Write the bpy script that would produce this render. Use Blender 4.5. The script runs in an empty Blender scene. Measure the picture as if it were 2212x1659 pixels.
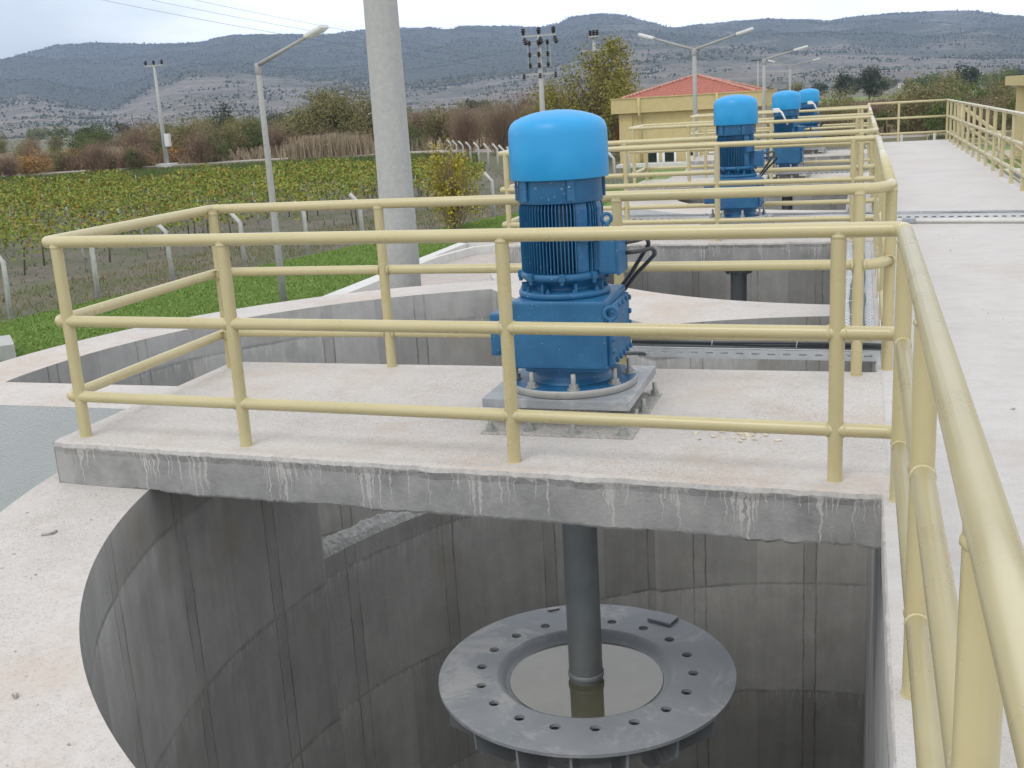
import bpy, bmesh, math, random
import numpy as np
from mathutils import Vector, Matrix, noise
from mathutils.geometry import tessellate_polygon
S = bpy.context.scene
C = S.collection
PI = math.pi
R_ = math.radians
random.seed(7)
rng = np.random.default_rng(11)

# ------------------------------------------------------------------ camera
YAW, PITCH, ROLL = 0.3147852, 0.2497316, -0.0588196
cam_d = bpy.data.cameras.new('camera')
cam = bpy.data.objects.new('camera', cam_d)
C.objects.link(cam)
cam_d.sensor_width = 36.0
cam_d.lens = 36.0 * 2365.24 / 2212.0
cam_d.clip_start = 0.05
cam_d.clip_end = 20000
cy_, sy_ = math.cos(YAW), math.sin(YAW)
cp_, sp_ = math.cos(PITCH), math.sin(PITCH)
F = Vector((-sy_ * cp_, cy_ * cp_, -sp_))
r0 = Vector((cy_, sy_, 0))
u0 = r0.cross(F)
cr, sr = math.cos(ROLL), math.sin(ROLL)
Rv = cr * r0 + sr * u0
Uv = -sr * r0 + cr * u0
m3 = Matrix((Rv, Uv, -F)).transposed()
cam.matrix_world = Matrix.Translation((-0.157, 0.0, 1.5288)) @ m3.to_4x4()
S.camera = cam

# ------------------------------------------------------------------ sky, sun, exposure
SUN_EL, SUN_AZ = R_(52), R_(200)      # azimuth clockwise from +Y
w = bpy.data.worlds.new('World')
S.world = w
w.use_nodes = True
nt = w.node_tree
nt.nodes.clear()
out = nt.nodes.new('ShaderNodeOutputWorld')
bgs = nt.nodes.new('ShaderNodeBackground'); bgc = nt.nodes.new('ShaderNodeBackground')
sky = nt.nodes.new('ShaderNodeTexSky'); sky.sky_type = 'NISHITA'; sky.sun_disc = False
sky.sun_elevation = SUN_EL; sky.sun_rotation = SUN_AZ
sky.air_density = 1.0; sky.dust_density = 2.0
bgs.inputs['Strength'].default_value = 0.13
nt.links.new(sky.outputs[0], bgs.inputs['Color'])
tc = nt.nodes.new('ShaderNodeTexCoord')
mp = nt.nodes.new('ShaderNodeMapping'); mp.inputs['Scale'].default_value = (1.0, 1.0, 4.0)
nt.links.new(tc.outputs['Generated'], mp.inputs[0])
n1 = nt.nodes.new('ShaderNodeTexNoise'); n1.inputs['Scale'].default_value = 2.2; n1.inputs['Detail'].default_value = 6
n1.inputs['Roughness'].default_value = 0.55
nt.links.new(mp.outputs[0], n1.inputs['Vector'])
# the gap in the clouds: an angular patch of open sky to the north-west
vd = nt.nodes.new('ShaderNodeVectorMath'); vd.operation = 'DISTANCE'
a_, e_ = R_(-41.5), R_(6.5)
vd.inputs[1].default_value = (math.sin(a_) * math.cos(e_), math.cos(a_) * math.cos(e_), math.sin(e_))
nt.links.new(tc.outputs['Generated'], vd.inputs[0])
mr = nt.nodes.new('ShaderNodeMapRange'); mr.inputs[1].default_value = 0.03; mr.inputs[2].default_value = 0.26
mr.inputs[3].default_value = -0.30; mr.inputs[4].default_value = 0.34
nt.links.new(vd.outputs['Value'], mr.inputs[0])
ad = nt.nodes.new('ShaderNodeMath'); ad.operation = 'ADD'
nt.links.new(n1.outputs['Fac'], ad.inputs[0]); nt.links.new(mr.outputs[0], ad.inputs[1])
m2 = nt.nodes.new('ShaderNodeMapRange'); m2.interpolation_type = 'SMOOTHSTEP'
m2.inputs[1].default_value = 0.20; m2.inputs[2].default_value = 0.72
m2.inputs[3].default_value = 0.25; m2.inputs[4].default_value = 1.0
nt.links.new(ad.outputs[0], m2.inputs[0])
n2 = nt.nodes.new('ShaderNodeTexNoise'); n2.inputs['Scale'].default_value = 5; n2.inputs['Detail'].default_value = 4
nt.links.new(mp.outputs[0], n2.inputs['Vector'])
cc = nt.nodes.new('ShaderNodeValToRGB')
cc.color_ramp.elements[0].position = 0.32; cc.color_ramp.elements[0].color = (0.82, 0.86, 0.95, 1)
cc.color_ramp.elements[1].position = 0.6; cc.color_ramp.elements[1].color = (0.97, 0.985, 1.0, 1)
nt.links.new(n2.outputs['Fac'], cc.inputs[0])
nt.links.new(cc.outputs[0], bgc.inputs['Color'])
sx = nt.nodes.new('ShaderNodeSeparateXYZ'); nt.links.new(tc.outputs['Generated'], sx.inputs[0])
el = nt.nodes.new('ShaderNodeMapRange'); el.inputs[1].default_value = 0.10; el.inputs[2].default_value = 0.42
el.inputs[3].default_value = 1.62; el.inputs[4].default_value = 1.05      # the cloud sheet is brighter low down
nt.links.new(sx.outputs[2], el.inputs[0]); nt.links.new(el.outputs[0], bgc.inputs['Strength'])
mx = nt.nodes.new('ShaderNodeMixShader')
nt.links.new(m2.outputs[0], mx.inputs[0]); nt.links.new(bgs.outputs[0], mx.inputs[1]); nt.links.new(bgc.outputs[0], mx.inputs[2])
nt.links.new(mx.outputs[0], out.inputs[0])
sl = bpy.data.lights.new('sun', 'SUN'); sl.energy = 0.8; sl.angle = R_(22); sl.color = (1.0, 0.96, 0.9)
so = bpy.data.objects.new('sun', sl); C.objects.link(so)
sd = Vector((math.sin(SUN_AZ) * math.cos(SUN_EL), math.cos(SUN_AZ) * math.cos(SUN_EL), math.sin(SUN_EL)))
so.rotation_euler = sd.to_track_quat('Z', 'Y').to_euler()
S.view_settings.view_transform = 'Standard'; S.view_settings.look = 'None'
S.view_settings.exposure = 0.25; S.view_settings.gamma = 1
S.view_settings.use_curve_mapping = False
S.cycles.max_bounces = 6; S.cycles.diffuse_bounces = 4; S.cycles.volume_bounces = 1

# ------------------------------------------------------------------ materials
class NT:
    def __init__(s, name):
        s.m = bpy.data.materials.new(name); s.m.use_nodes = True
        s.t = s.m.node_tree; s.b = s.t.nodes['Principled BSDF']
    def n(s, typ, **k):
        nd = s.t.nodes.new('ShaderNode' + typ)
        for a, v in k.items(): setattr(nd, a, v)
        return nd
    def l(s, a, b): s.t.links.new(a, b)
    def coord(s, which='Object', scale=(1, 1, 1)):
        t = s.n('TexCoord'); mp = s.n('Mapping'); mp.inputs['Scale'].default_value = scale
        s.l(t.outputs[which], mp.inputs[0]); return mp.outputs[0]
    def pos(s, scale=(1, 1, 1)):
        t = s.n('NewGeometry'); mp = s.n('Mapping'); mp.inputs['Scale'].default_value = scale
        s.l(t.outputs['Position'], mp.inputs[0]); return mp.outputs[0]
    def noise(s, vec, scale, detail=4, rough=0.5, out='Fac', dist=0.0):
        n = s.n('TexNoise'); n.inputs['Scale'].default_value = scale; n.inputs['Detail'].default_value = detail
        n.inputs['Roughness'].default_value = rough; n.inputs['Distortion'].default_value = dist
        s.l(vec, n.inputs['Vector']); return n.outputs[out]
    def ramp(s, v, stops):
        r = s.n('ValToRGB'); e = r.color_ramp.elements
        while len(e) > len(stops): e.remove(e[-1])
        while len(e) < len(stops): e.new(0.5)
        for i, (p, c) in enumerate(stops):
            e[i].position = p
            e[i].color = (c, c, c, 1) if isinstance(c, (int, float)) else (*c, 1)
        s.l(v, r.inputs[0]); return r.outputs[0]
    def mix(s, f, a, b, mode='MIX'):
        m = s.n('Mix', data_type='RGBA', blend_type=mode)
        if isinstance(f, (int, float)): m.inputs[0].default_value = f
        else: s.l(f, m.inputs[0])
        for i, v in ((6, a), (7, b)):
            if isinstance(v, tuple): m.inputs[i].default_value = (*v, 1)
            else: s.l(v, m.inputs[i])
        return m.outputs[2]
    def math(s, op, a, b=0.0, clamp=False):
        m = s.n('Math', operation=op, use_clamp=clamp)
        for i, v in ((0, a), (1, b)):
            if isinstance(v, (int, float)): m.inputs[i].default_value = v
            else: s.l(v, m.inputs[i])
        return m.outputs[0]
    def sep(s, v):
        x = s.n('SeparateXYZ'); s.l(v, x.inputs[0]); return x.outputs
    def bump(s, h, strength=0.3, dist=0.01):
        b = s.n('Bump'); b.inputs['Strength'].default_value = strength; b.inputs['Distance'].default_value = dist
        s.l(h, b.inputs['Height']); s.l(b.outputs[0], s.b.inputs['Normal'])
    def base(s, c):
        if isinstance(c, tuple): s.b.inputs['Base Color'].default_value = (*c, 1)
        else: s.l(c, s.b.inputs['Base Color'])
    def rough(s, v):
        if isinstance(v, (int, float)): s.b.inputs['Roughness'].default_value = v
        else: s.l(v, s.b.inputs['Roughness'])

def mat_concrete_top():
    k = NT('limewashed_concrete'); p = k.pos()
    big = k.noise(p, 0.9, 6, 0.6); mid = k.noise(p, 7, 6, 0.7); fine = k.math('MULTIPLY', k.noise(p, 110, 3, 0.7), k.ramp(k.noise(p, 1.3, 4, 0.6), [(0.35, 0.86), (0.6, 1.0)]))
    c = k.ramp(big, [(0.3, (0.469, 0.447, 0.416)), (0.48, (0.560, 0.524, 0.487)), (0.62, (0.524, 0.447, 0.379))])
    c = k.mix(k.ramp(mid, [(0.38, 0.0), (0.68, 0.65)]), c, (0.596, 0.569, 0.542))
    c = k.mix(k.ramp(k.noise(p, 38, 5, 0.8), [(0.50, 0.0), (0.66, 0.55)]), c, (0.406, 0.361, 0.326))
    c = k.mix(k.ramp(fine, [(0.54, 0.0), (0.66, 0.85)]), c, (0.271, 0.230, 0.204))
    st = k.noise(p, 2.3, 8, 0.75)
    c = k.mix(k.ramp(st, [(0.55, 0.0), (0.72, 0.65)]), c, (0.416, 0.343, 0.280))
    k.base(c); k.rough(0.9)
    h = k.math('ADD', k.math('MULTIPLY', fine, 0.6), mid)
    k.bump(h, 0.5, 0.006)
    return k.m
def mat_walkway():
    k = NT('pale_screed'); p = k.pos(); ps = k.pos((0.8, 1.5, 1))
    big = k.noise(p, 0.6, 6, 0.6); mid = k.noise(ps, 6, 7, 0.7); fine = k.noise(p, 130, 3, 0.7)
    c = k.ramp(big, [(0.3, (0.499, 0.481, 0.462)), (0.5, (0.582, 0.559, 0.536)), (0.66, (0.527, 0.489, 0.458))])
    c = k.mix(k.ramp(mid, [(0.46, 0.0), (0.70, 0.4)]), c, (0.416, 0.379, 0.351))
    c = k.mix(k.ramp(fine, [(0.55, 0.0), (0.67, 0.75)]), c, (0.333, 0.296, 0.268))
    st = k.noise(k.pos((1, 1.6, 1)), 3.1, 8, 0.8)
    c = k.mix(k.ramp(st, [(0.64, 0.0), (0.82, 0.6)]), c, (0.370, 0.314, 0.268))
    k.base(c); k.rough(0.88)
    k.bump(k.math('ADD', mid, k.math('MULTIPLY', fine, 0.5)), 0.45, 0.008)
    return k.m
def mat_slab_front():
    # UV: u metres along, v metres above the underside
    k = NT('slab_edge_with_lime_drips'); uv = k.coord('UV'); x, y, z = k.sep(uv)
    p = k.pos()
    n = k.noise(p, 6, 6, 0.65)
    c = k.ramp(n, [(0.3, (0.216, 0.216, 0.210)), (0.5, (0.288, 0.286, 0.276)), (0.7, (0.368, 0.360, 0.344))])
    cmb = k.n('CombineXYZ'); k.l(x, cmb.inputs[0]); k.l(k.math('MULTIPLY', y, 0.8), cmb.inputs[1])
    wob = k.noise(uv, 14, 3, 0.6)
    xx = k.math('ADD', x, k.math('MULTIPLY', k.math('SUBTRACT', wob, 0.5), 0.055))
    cm2 = k.n('CombineXYZ'); k.l(xx, cm2.inputs[0])
    ln = k.noise(cm2.outputs[0], 62, 1, 0.5)
    grp = k.noise(cm2.outputs[0], 4.2, 4, 0.65)
    length = k.math('MULTIPLY', k.math('SUBTRACT', k.math('ADD', k.math('MULTIPLY', ln, 1.5), k.math('MULTIPLY', grp, 1.9)), 1.72), 0.85)
    depth = k.math('SUBTRACT', 0.232, y)
    msk = k.math('MULTIPLY', k.math('SUBTRACT', length, depth), 60, True)
    edge = k.math('MULTIPLY', k.math('SUBTRACT', k.math('MULTIPLY', k.noise(uv, 22, 5, 0.7), 0.075), k.math('SUBTRACT', depth, 0.006)), 60, True)
    msk = k.math('MAXIMUM', msk, edge)
    c = k.mix(k.math('MULTIPLY', msk, k.ramp(k.noise(uv, 40, 4, 0.7), [(0.3, 0.35), (0.6, 0.9)])), c, (0.512, 0.488, 0.456))
    pale = k.math('MAXIMUM', k.ramp(k.noise(p, 2.1, 5, 0.6), [(0.45, 0.0), (0.7, 0.35)]), k.math('MULTIPLY', k.math('MULTIPLY', k.math('SUBTRACT', -3.93, k.math('ADD', x, k.math('MULTIPLY', k.math('SUBTRACT', wob, 0.5), 0.12))), 40, True), 0.8))
    c = k.mix(pale, c, (0.368, 0.360, 0.344))
    k.base(c); k.rough(0.92)
    k.bump(k.math('ADD', k.math('ADD', k.noise(p, 55, 5, 0.7), n), k.math('MULTIPLY', msk, 0.7)), 0.6, 0.008)
    return k.m
def mat_pit(name, lift=1.0, warm=0.0):
    # UV: u metres along the wall, v height in metres
    k = NT(name); uv = k.coord('UV'); x, y, z = k.sep(uv); p = k.pos()
    n = k.noise(p, 1.3, 7, 0.62); st = k.noise(k.coord('UV', (7, 0.55, 1)), 1.6, 6, 0.65)
    c = k.ramp(k.math('ADD', k.math('ADD', k.math('MULTIPLY', n, 0.5), k.math('MULTIPLY', k.noise(p, 5.5, 6, 0.7), 0.25)), k.math('MULTIPLY', st, 0.25)),
               [(0.33, (0.27 * lift, 0.268 * lift, 0.255 * lift)), (0.5, (0.37 * lift, 0.365 * lift, 0.35 * lift)), (0.66, (0.48 * lift, 0.475 * lift, 0.455 * lift))])
    # formwork panel joints: paired vertical ribs and pour joints
    wob = k.math('MULTIPLY', k.math('SUBTRACT', k.noise(k.coord('UV', (0.6, 2, 1)), 3, 3), 0.5), 0.05)
    fx = k.math('FRACT', k.math('DIVIDE', k.math('ADD', x, k.math('MULTIPLY', wob, 0.4)), 0.92))
    def line(fr, c0, wd): return k.math('SUBTRACT', 1.0, k.math('MULTIPLY', k.math('ABSOLUTE', k.math('SUBTRACT', fr, c0)), 1.0 / wd), True)
    v = k.math('MAXIMUM', line(fx, 0.42, 0.010), line(fx, 0.53, 0.012))
    yj = k.math('FRACT', k.math('ADD', k.math('ADD', y, wob), 10.0))
    h = line(yj, 0.5, 0.022)
    gap = k.ramp(k.noise(uv, 2.2, 4, 0.7), [(0.38, 0.25), (0.6, 1.0)])
    jn = k.math('MULTIPLY', k.math('MAXIMUM', v, k.math('MULTIPLY', h, 0.6)), gap)
    c = k.mix(k.math('MULTIPLY', jn, 0.75), c, (0.10, 0.10, 0.095))
    wn = k.n('TexWhiteNoise', noise_dimensions='2D'); cv_ = k.n('CombineXYZ')
    k.l(k.math('FLOOR', k.math('DIVIDE', x, 0.92)), cv_.inputs[0]); k.l(k.math('FLOOR', k.math('ADD', y, 10.5)), cv_.inputs[1]); k.l(cv_.outputs[0], wn.inputs['Vector'])
    c = k.mix(1.0, c, k.ramp(wn.outputs['Value'], [(0.0, 0.76), (1.0, 1.12)]), 'MULTIPLY')
    strip = k.math('MULTIPLY', k.ramp(fx, [(0.425, 0.0), (0.43, 1.0), (0.52, 1.0), (0.53, 0.0)]), k.ramp(k.noise(uv, 1.1, 4), [(0.4, 0.0), (0.6, 0.35)]))
    c = k.mix(strip, c, (0.22 * lift, 0.21 * lift, 0.19 * lift))
    rag = k.math('MULTIPLY', k.ramp(yj, [(0.15, 0.0), (0.36, 0.25), (0.49, 1.0), (0.52, 0.0)]), k.ramp(k.noise(k.coord('UV', (26, 3.5, 1)), 1.4, 6, 0.7), [(0.5, 0.0), (0.68, 0.55)]))
    c = k.mix(rag, c, (0.62 * lift, 0.61 * lift, 0.59 * lift))
    blot = k.ramp(k.noise(p, 1.9, 3, 0.5), [(0.60, 0.0), (0.68, 0.22), (0.78, 0.4)])
    c = k.mix(blot, c, (0.27 * lift, 0.23 * lift, 0.165 * lift))
    k.base(c); k.rough(0.85)
    k.bump(k.math('ADD', k.math('MULTIPLY', jn, -1.4), k.math('ADD', k.noise(p, 40, 4, 0.7), st)), 0.5, 0.008)
    return k.m
def mat_stucco():
    k = NT('grey_blue_stucco'); p = k.pos()
    n = k.noise(p, 70, 4, 0.7); b = k.noise(p, 1.0, 4)
    c = k.ramp(b, [(0.35, (0.50, 0.525, 0.53)), (0.7, (0.56, 0.585, 0.59))])
    k.base(c); k.rough(0.95); k.bump(n, 0.8, 0.012); return k.m
def mat_rough_concrete():
    k = NT('broken_concrete'); p = k.pos(); n = k.noise(p, 28, 6, 0.75)
    k.base(k.ramp(n, [(0.35, (0.38, 0.38, 0.365)), (0.55, (0.62, 0.61, 0.59)), (0.8, (0.74, 0.72, 0.69))])); k.rough(0.95)
    k.bump(n, 1.0, 0.05); return k.m
def mat_rail():
    k = NT('cream_gloss_paint'); p = k.pos(); n = k.noise(p, 3, 5, 0.6); f = k.noise(p, 60, 4, 0.7)
    c = k.ramp(n, [(0.3, (0.49, 0.42, 0.225)), (0.7, (0.53, 0.465, 0.26))])
    c = k.mix(k.ramp(k.noise(p, 24, 6, 0.8), [(0.70, 0.0), (0.76, 0.7)]), c, (0.264, 0.150, 0.062))
    c = k.mix(k.ramp(k.noise(p, 9, 3, 0.8), [(0.72, 0.0), (0.76, 0.7)]), c, (0.704, 0.686, 0.616))
    k.base(c); k.rough(k.ramp(n, [(0.3, 0.25), (0.7, 0.33)])); k.b.inputs['Specular IOR Level'].default_value = 0.6; return k.m
def mat_blue(name, c0, c1, scr=0.5, rough=0.42):
    k = NT(name); p = k.coord('Object'); n = k.noise(p, 4, 5, 0.6)
    c = k.ramp(n, [(0.3, c0), (0.7, c1)])
    sp = k.ramp(k.noise(p, 60, 3, 0.7), [(0.67, 0.0), (0.71, scr)])
    c = k.mix(sp, c, (0.55, 0.6, 0.62))
    sc = k.ramp(k.noise(k.coord('Object', (5, 5, 14)), 3.2, 7, 0.75, dist=2.0), [(0.64, 0.0), (0.71, scr * 0.6)])
    c = k.mix(sc, c, (0.30, 0.42, 0.52))
    if scr > 0.3:
        c = k.mix(k.ramp(k.noise(p, 13, 6, 0.8), [(0.70, 0.0), (0.78, 0.8)]), c, (0.10, 0.055, 0.025))
    k.base(c); k.rough(k.ramp(n, [(0.3, rough - 0.06), (0.7, rough + 0.1)])); k.bump(k.noise(p, 90, 4, 0.7), 0.12, 0.002)
    k.b.inputs['Specular IOR Level'].default_value = 0.5
    return k.m
def mat_steel(name, c0, c1, rough=0.5, metal=0.6, dust=0.0, rust=0.0):
    k = NT(name); p = k.coord('Object'); n = k.noise(p, 5, 6, 0.65)
    c = k.ramp(n, [(0.3, c0), (0.7, c1)])
    if dust:
        d = k.ramp(k.noise(p, 2.3, 7, 0.75, dist=0.6), [(0.53, 0.0), (0.62, dust)])
        c = k.mix(d, c, (0.66, 0.64, 0.61))
    if rust:
        c = k.mix(k.ramp(k.noise(p, 12, 7, 0.8), [(0.64, 0.0), (0.72, rust)]), c, (0.20, 0.085, 0.03))
    k.base(c); k.rough(rough); k.b.inputs['Metallic'].default_value = metal
    k.bump(k.noise(p, 70, 4, 0.7), 0.15, 0.003); return k.m
def mat_plain(name, c, rough=0.6, metal=0.0, var=0.12, scale=8):
    k = NT(name); n = k.noise(k.pos(), scale, 5, 0.65)
    k.base(k.ramp(n, [(0.3, tuple(v * (1 - var) for v in c)), (0.7, tuple(v * (1 + var) for v in c))])); k.rough(rough)
    k.b.inputs['Metallic'].default_value = metal; return k.m
def mat_leaf(name, cols):
    k = NT(name); g = k.n('NewGeometry')
    st = [(i / max(1, len(cols) - 1), c) for i, c in enumerate(cols)]
    c = k.ramp(g.outputs['Random Per Island'], st)
    n = k.noise(k.pos(), 0.35, 3)
    c = k.mix(k.ramp(n, [(0.35, 0.0), (0.7, 0.5)]), c, cols[len(cols) // 2])
    k.base(c); k.rough(0.75); k.b.inputs['Specular IOR Level'].default_value = 0.2
    return k.m
def mat_ground():
    k = NT('dry_plain'); p = k.pos(); a = k.noise(p, 0.012, 5, 0.6); b = k.noise(p, 0.5, 8, 0.7); f = k.noise(p, 9, 5, 0.7)
    c = k.ramp(a, [(0.3, (0.13, 0.115, 0.07)), (0.42, (0.10, 0.115, 0.05)), (0.52, (0.17, 0.145, 0.09)), (0.62, (0.085, 0.11, 0.045)), (0.75, (0.19, 0.165, 0.11))])
    c = k.mix(k.ramp(b, [(0.4, 0.0), (0.7, 0.7)]), c, (0.12, 0.12, 0.07))
    c = k.mix(k.ramp(f, [(0.5, 0.0), (0.8, 0.5)]), c, (0.22, 0.2, 0.15))
    k.base(c); k.rough(1.0); k.bump(k.math('ADD', b, f), 0.6, 0.1); return k.m
def mat_lawn():
    k = NT('mown_lawn'); p = k.pos(); b = k.noise(p, 0.55, 6, 0.65); f = k.noise(p, 14, 6, 0.75)
    c = k.ramp(b, [(0.3, (0.115, 0.195, 0.04)), (0.5, (0.16, 0.26, 0.055)), (0.66, (0.25, 0.27, 0.10))])
    c = k.mix(k.ramp(f, [(0.4, 0.0), (0.7, 0.5)]), c, (0.072, 0.135, 0.027))
    k.base(c); k.rough(1.0); k.bump(f, 0.8, 0.05); return k.m
def mat_soil():
    k = NT('vineyard_soil'); p = k.pos(); b = k.noise(p, 0.4, 6, 0.65); f = k.noise(p, 6, 7, 0.75)
    c = k.ramp(f, [(0.3, (0.125, 0.105, 0.08)), (0.6, (0.19, 0.165, 0.13)), (0.8, (0.25, 0.22, 0.18))])
    c = k.mix(k.ramp(b, [(0.45, 0.0), (0.62, 0.75)]), c, (0.09, 0.12, 0.045))
    k.base(c); k.rough(1.0); k.bump(f, 0.8, 0.08); return k.m
def mat_hill():
    k = NT('hillside'); p = k.pos(); at = k.n('Attribute'); at.attribute_name = 'forest'
    fo = at.outputs['Fac']
    big = k.noise(p, 0.0035, 6, 0.6); mid = k.noise(p, 0.018, 7, 0.7); sm = k.noise(p, 0.07, 5, 0.8)
    rock = k.ramp(mid, [(0.3, (0.115, 0.105, 0.085)), (0.5, (0.175, 0.155, 0.13)), (0.7, (0.26, 0.228, 0.195))])
    veg = k.ramp(sm, [(0.3, (0.022, 0.036, 0.022)), (0.7, (0.05, 0.062, 0.036))])
    dens = k.math('ADD', k.math('ADD', k.math('MULTIPLY', fo, 0.42), k.math('MULTIPLY', k.math('SUBTRACT', big, 0.5), 0.9)), k.math('MULTIPLY', mid, 0.55))
    m = k.ramp(k.math('ADD', dens, k.math('MULTIPLY', sm, 0.75)), [(0.64, 0.0), (0.80, 0.95)])
    # stony terraces following the contours
    x, y, z = k.sep(p)
    con = k.ramp(k.math('FRACT', k.math('ADD', k.math('DIVIDE', z, 11.0), k.math('MULTIPLY', mid, 1.5))), [(0.0, 0.0), (0.1, 0.35), (0.3, 0.0)])
    rock = k.mix(con, rock, (0.42, 0.37, 0.31))
    k.base(k.mix(m, rock, veg)); k.rough(1.0); k.bump(k.math('ADD', mid, sm), 0.8, 6.0); return k.m

M = dict(
    top=mat_concrete_top(), walk=mat_walkway(), front=mat_slab_front(), pit=mat_pit('pit_wall_concrete', 1.25), pocket=mat_pit('channel_wall_concrete', 1.2),
    stucco=mat_stucco(), broken=mat_rough_concrete(), rail=mat_rail(),
    cap=mat_blue('bright_blue_cowl_paint', (0.014, 0.28, 0.60), (0.024, 0.335, 0.68), 0.28, 0.38),
    body=mat_blue('dark_blue_motor_paint', (0.012, 0.09, 0.21), (0.026, 0.155, 0.315), 0.9, 0.42),
    galv=mat_steel('galvanised_steel', (0.56, 0.58, 0.60), (0.72, 0.74, 0.76), 0.38, 0.1),
    plate=mat_steel('grey_base_plate', (0.28, 0.30, 0.32), (0.40, 0.42, 0.44), 0.5, 0.35, dust=0.5),
    rim=mat_steel('bare_flange_steel', (0.32, 0.31, 0.29), (0.5, 0.49, 0.47), 0.45, 0.5, rust=0.9),
    shaft=mat_steel('grey_shaft_paint', (0.24, 0.27, 0.275), (0.32, 0.345, 0.35), 0.38, 0.0),
    disc=mat_steel('grey_impeller_paint', (0.31, 0.335, 0.365), (0.39, 0.415, 0.445), 0.48, 0.0, dust=0.5, rust=0.35),
    black=mat_plain('black_rubber', (0.02, 0.022, 0.024), 0.45), cable=mat_plain('grey_black_cable', (0.05, 0.055, 0.058), 0.4),
    pole=mat_plain('cast_concrete_pole', (0.42, 0.42, 0.40), 0.9, 0, 0.10, 14), post=mat_plain('fence_post_concrete', (0.50, 0.49, 0.46), 0.9, 0, 0.15, 9),
    white=mat_plain('white_paint', (0.75, 0.76, 0.74), 0.5, 0, 0.05), porc=mat_plain('dark_porcelain', (0.025, 0.018, 0.016), 0.25),
    wire=mat_plain('aluminium_wire', (0.16, 0.165, 0.17), 0.5), bark=mat_plain('bark', (0.10, 0.085, 0.065), 0.95, 0, 0.25, 5),
    render=mat_plain('yellow_render', (0.54, 0.44, 0.215), 0.9, 0, 0.07, 2.5), asphalt=mat_plain('asphalt', (0.115, 0.12, 0.125), 0.95, 0, 0.15, 4),
    kerb=mat_plain('kerb_concrete', (0.62, 0.61, 0.58), 0.9, 0, 0.08, 3), lamp=mat_plain('lamp_housing_white', (0.66, 0.67, 0.64), 0.4, 0, 0.06),
    steel_post=mat_plain('lamp_column_concrete', (0.36, 0.36, 0.34), 0.85, 0, 0.12, 12), yellow=mat_plain('yellow_clamp_paint', (0.62, 0.47, 0.10), 0.5),
    road=mat_plain('dirt_road', (0.36, 0.31, 0.27), 1.0, 0, 0.12, 1.2), debris=mat_plain('loose_mortar', (0.38, 0.36, 0.33), 0.95, 0, 0.3, 60),
    dust=mat_plain('spilled_lime', (0.66, 0.58, 0.44), 0.95, 0, 0.2, 40), red=mat_plain('red_letter', (0.6, 0.03, 0.02), 0.5),
    ground=mat_ground(), lawn=mat_lawn(), soil=mat_soil(), hill=mat_hill(),
)
def mat_glass():
    k = NT('dark_window_glass'); k.base((0.02, 0.028, 0.025)); k.rough(0.08); return k.m
M['glass'] = mat_glass(); M['zinc'] = mat_steel('dull_zinc_bolts', (0.30, 0.31, 0.29), (0.44, 0.45, 0.42), 0.45, 0.3, rust=0.5); M['sticker'] = mat_plain('faded_red_sticker', (0.42, 0.10, 0.10), 0.6, 0, 0.5, 80); M['ridge'] = mat_plain('mortared_ridge_tiles', (0.52, 0.28, 0.22), 0.9, 0, 0.3, 6)
def mat_puddle():
    k = NT('murky_water'); n = k.noise(k.coord('Object'), 2.5, 4, 0.6)
    k.base(k.ramp(n, [(0.35, (0.11, 0.10, 0.06)), (0.7, (0.16, 0.15, 0.10))])); k.rough(0.05)
    k.b.inputs['IOR'].default_value = 2.1; return k.m
M['puddle'] = mat_puddle()
def mat_tiles():
    k = NT('red_roof_tiles'); uv = k.coord('UV'); x, y, z = k.sep(uv)
    row = k.math('FRACT', k.math('DIVIDE', y, 0.42)); col = k.math('FRACT', k.math('DIVIDE', x, 0.23))
    sh = k.math('MULTIPLY', k.math('SINE', k.math('MULTIPLY', col, PI)), 1.0)
    n = k.noise(k.pos(), 4, 5, 0.7)
    c = k.ramp(n, [(0.3, (0.36, 0.10, 0.065)), (0.55, (0.47, 0.15, 0.10)), (0.75, (0.55, 0.24, 0.17))])
    c = k.mix(k.ramp(row, [(0.0, 0.9), (0.28, 0.25), (0.9, 0.0)]), c, (0.16, 0.05, 0.035))
    k.base(c); k.rough(0.85); k.bump(k.math('ADD', sh, k.math('MULTIPLY', row, -0.8)), 0.9, 0.05); return k.m
M['tiles'] = mat_tiles()
def mat_pavers():
    k = NT('pinkish_pavers'); uv = k.pos(); b = k.n('TexBrick'); k.l(uv, b.inputs['Vector'])
    b.inputs['Color1'].default_value = (0.46, 0.40, 0.36, 1); b.inputs['Color2'].default_value = (0.52, 0.47, 0.43, 1)
    b.inputs['Mortar'].default_value = (0.26, 0.23, 0.2, 1); b.inputs['Scale'].default_value = 2.6; b.inputs['Mortar Size'].default_value = 0.02
    k.base(b.outputs['Color']); k.rough(0.95); return k.m
M['paver'] = mat_pavers()
def mat_mesh_tray():
    k = NT('perforated_tray'); x, y, z = k.sep(k.coord('Object'))
    a = k.math('FRACT', k.math('DIVIDE', y, 0.05)); row = k.math('FLOOR', k.math('DIVIDE', y, 0.05))
    off = k.math('MULTIPLY', k.math('MODULO', row, 2.0), 0.5)
    b = k.math('FRACT', k.math('ADD', k.math('DIVIDE', x, 0.036), off))
    da = k.math('MULTIPLY', k.math('SUBTRACT', a, 0.5), 1.9); db = k.math('MULTIPLY', k.math('SUBTRACT', b, 0.5), 1.5)
    d = k.math('ADD', k.math('MULTIPLY', da, da), k.math('MULTIPLY', db, db))
    hole = k.math('LESS_THAN', d, 0.10)
    k.base((0.60, 0.64, 0.68)); k.rough(0.4); k.b.inputs['Metallic'].default_value = 0.1
    k.l(k.math('SUBTRACT', 1.0, hole), k.b.inputs['Alpha']); return k.m
M['perf'] = mat_mesh_tray()
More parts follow.
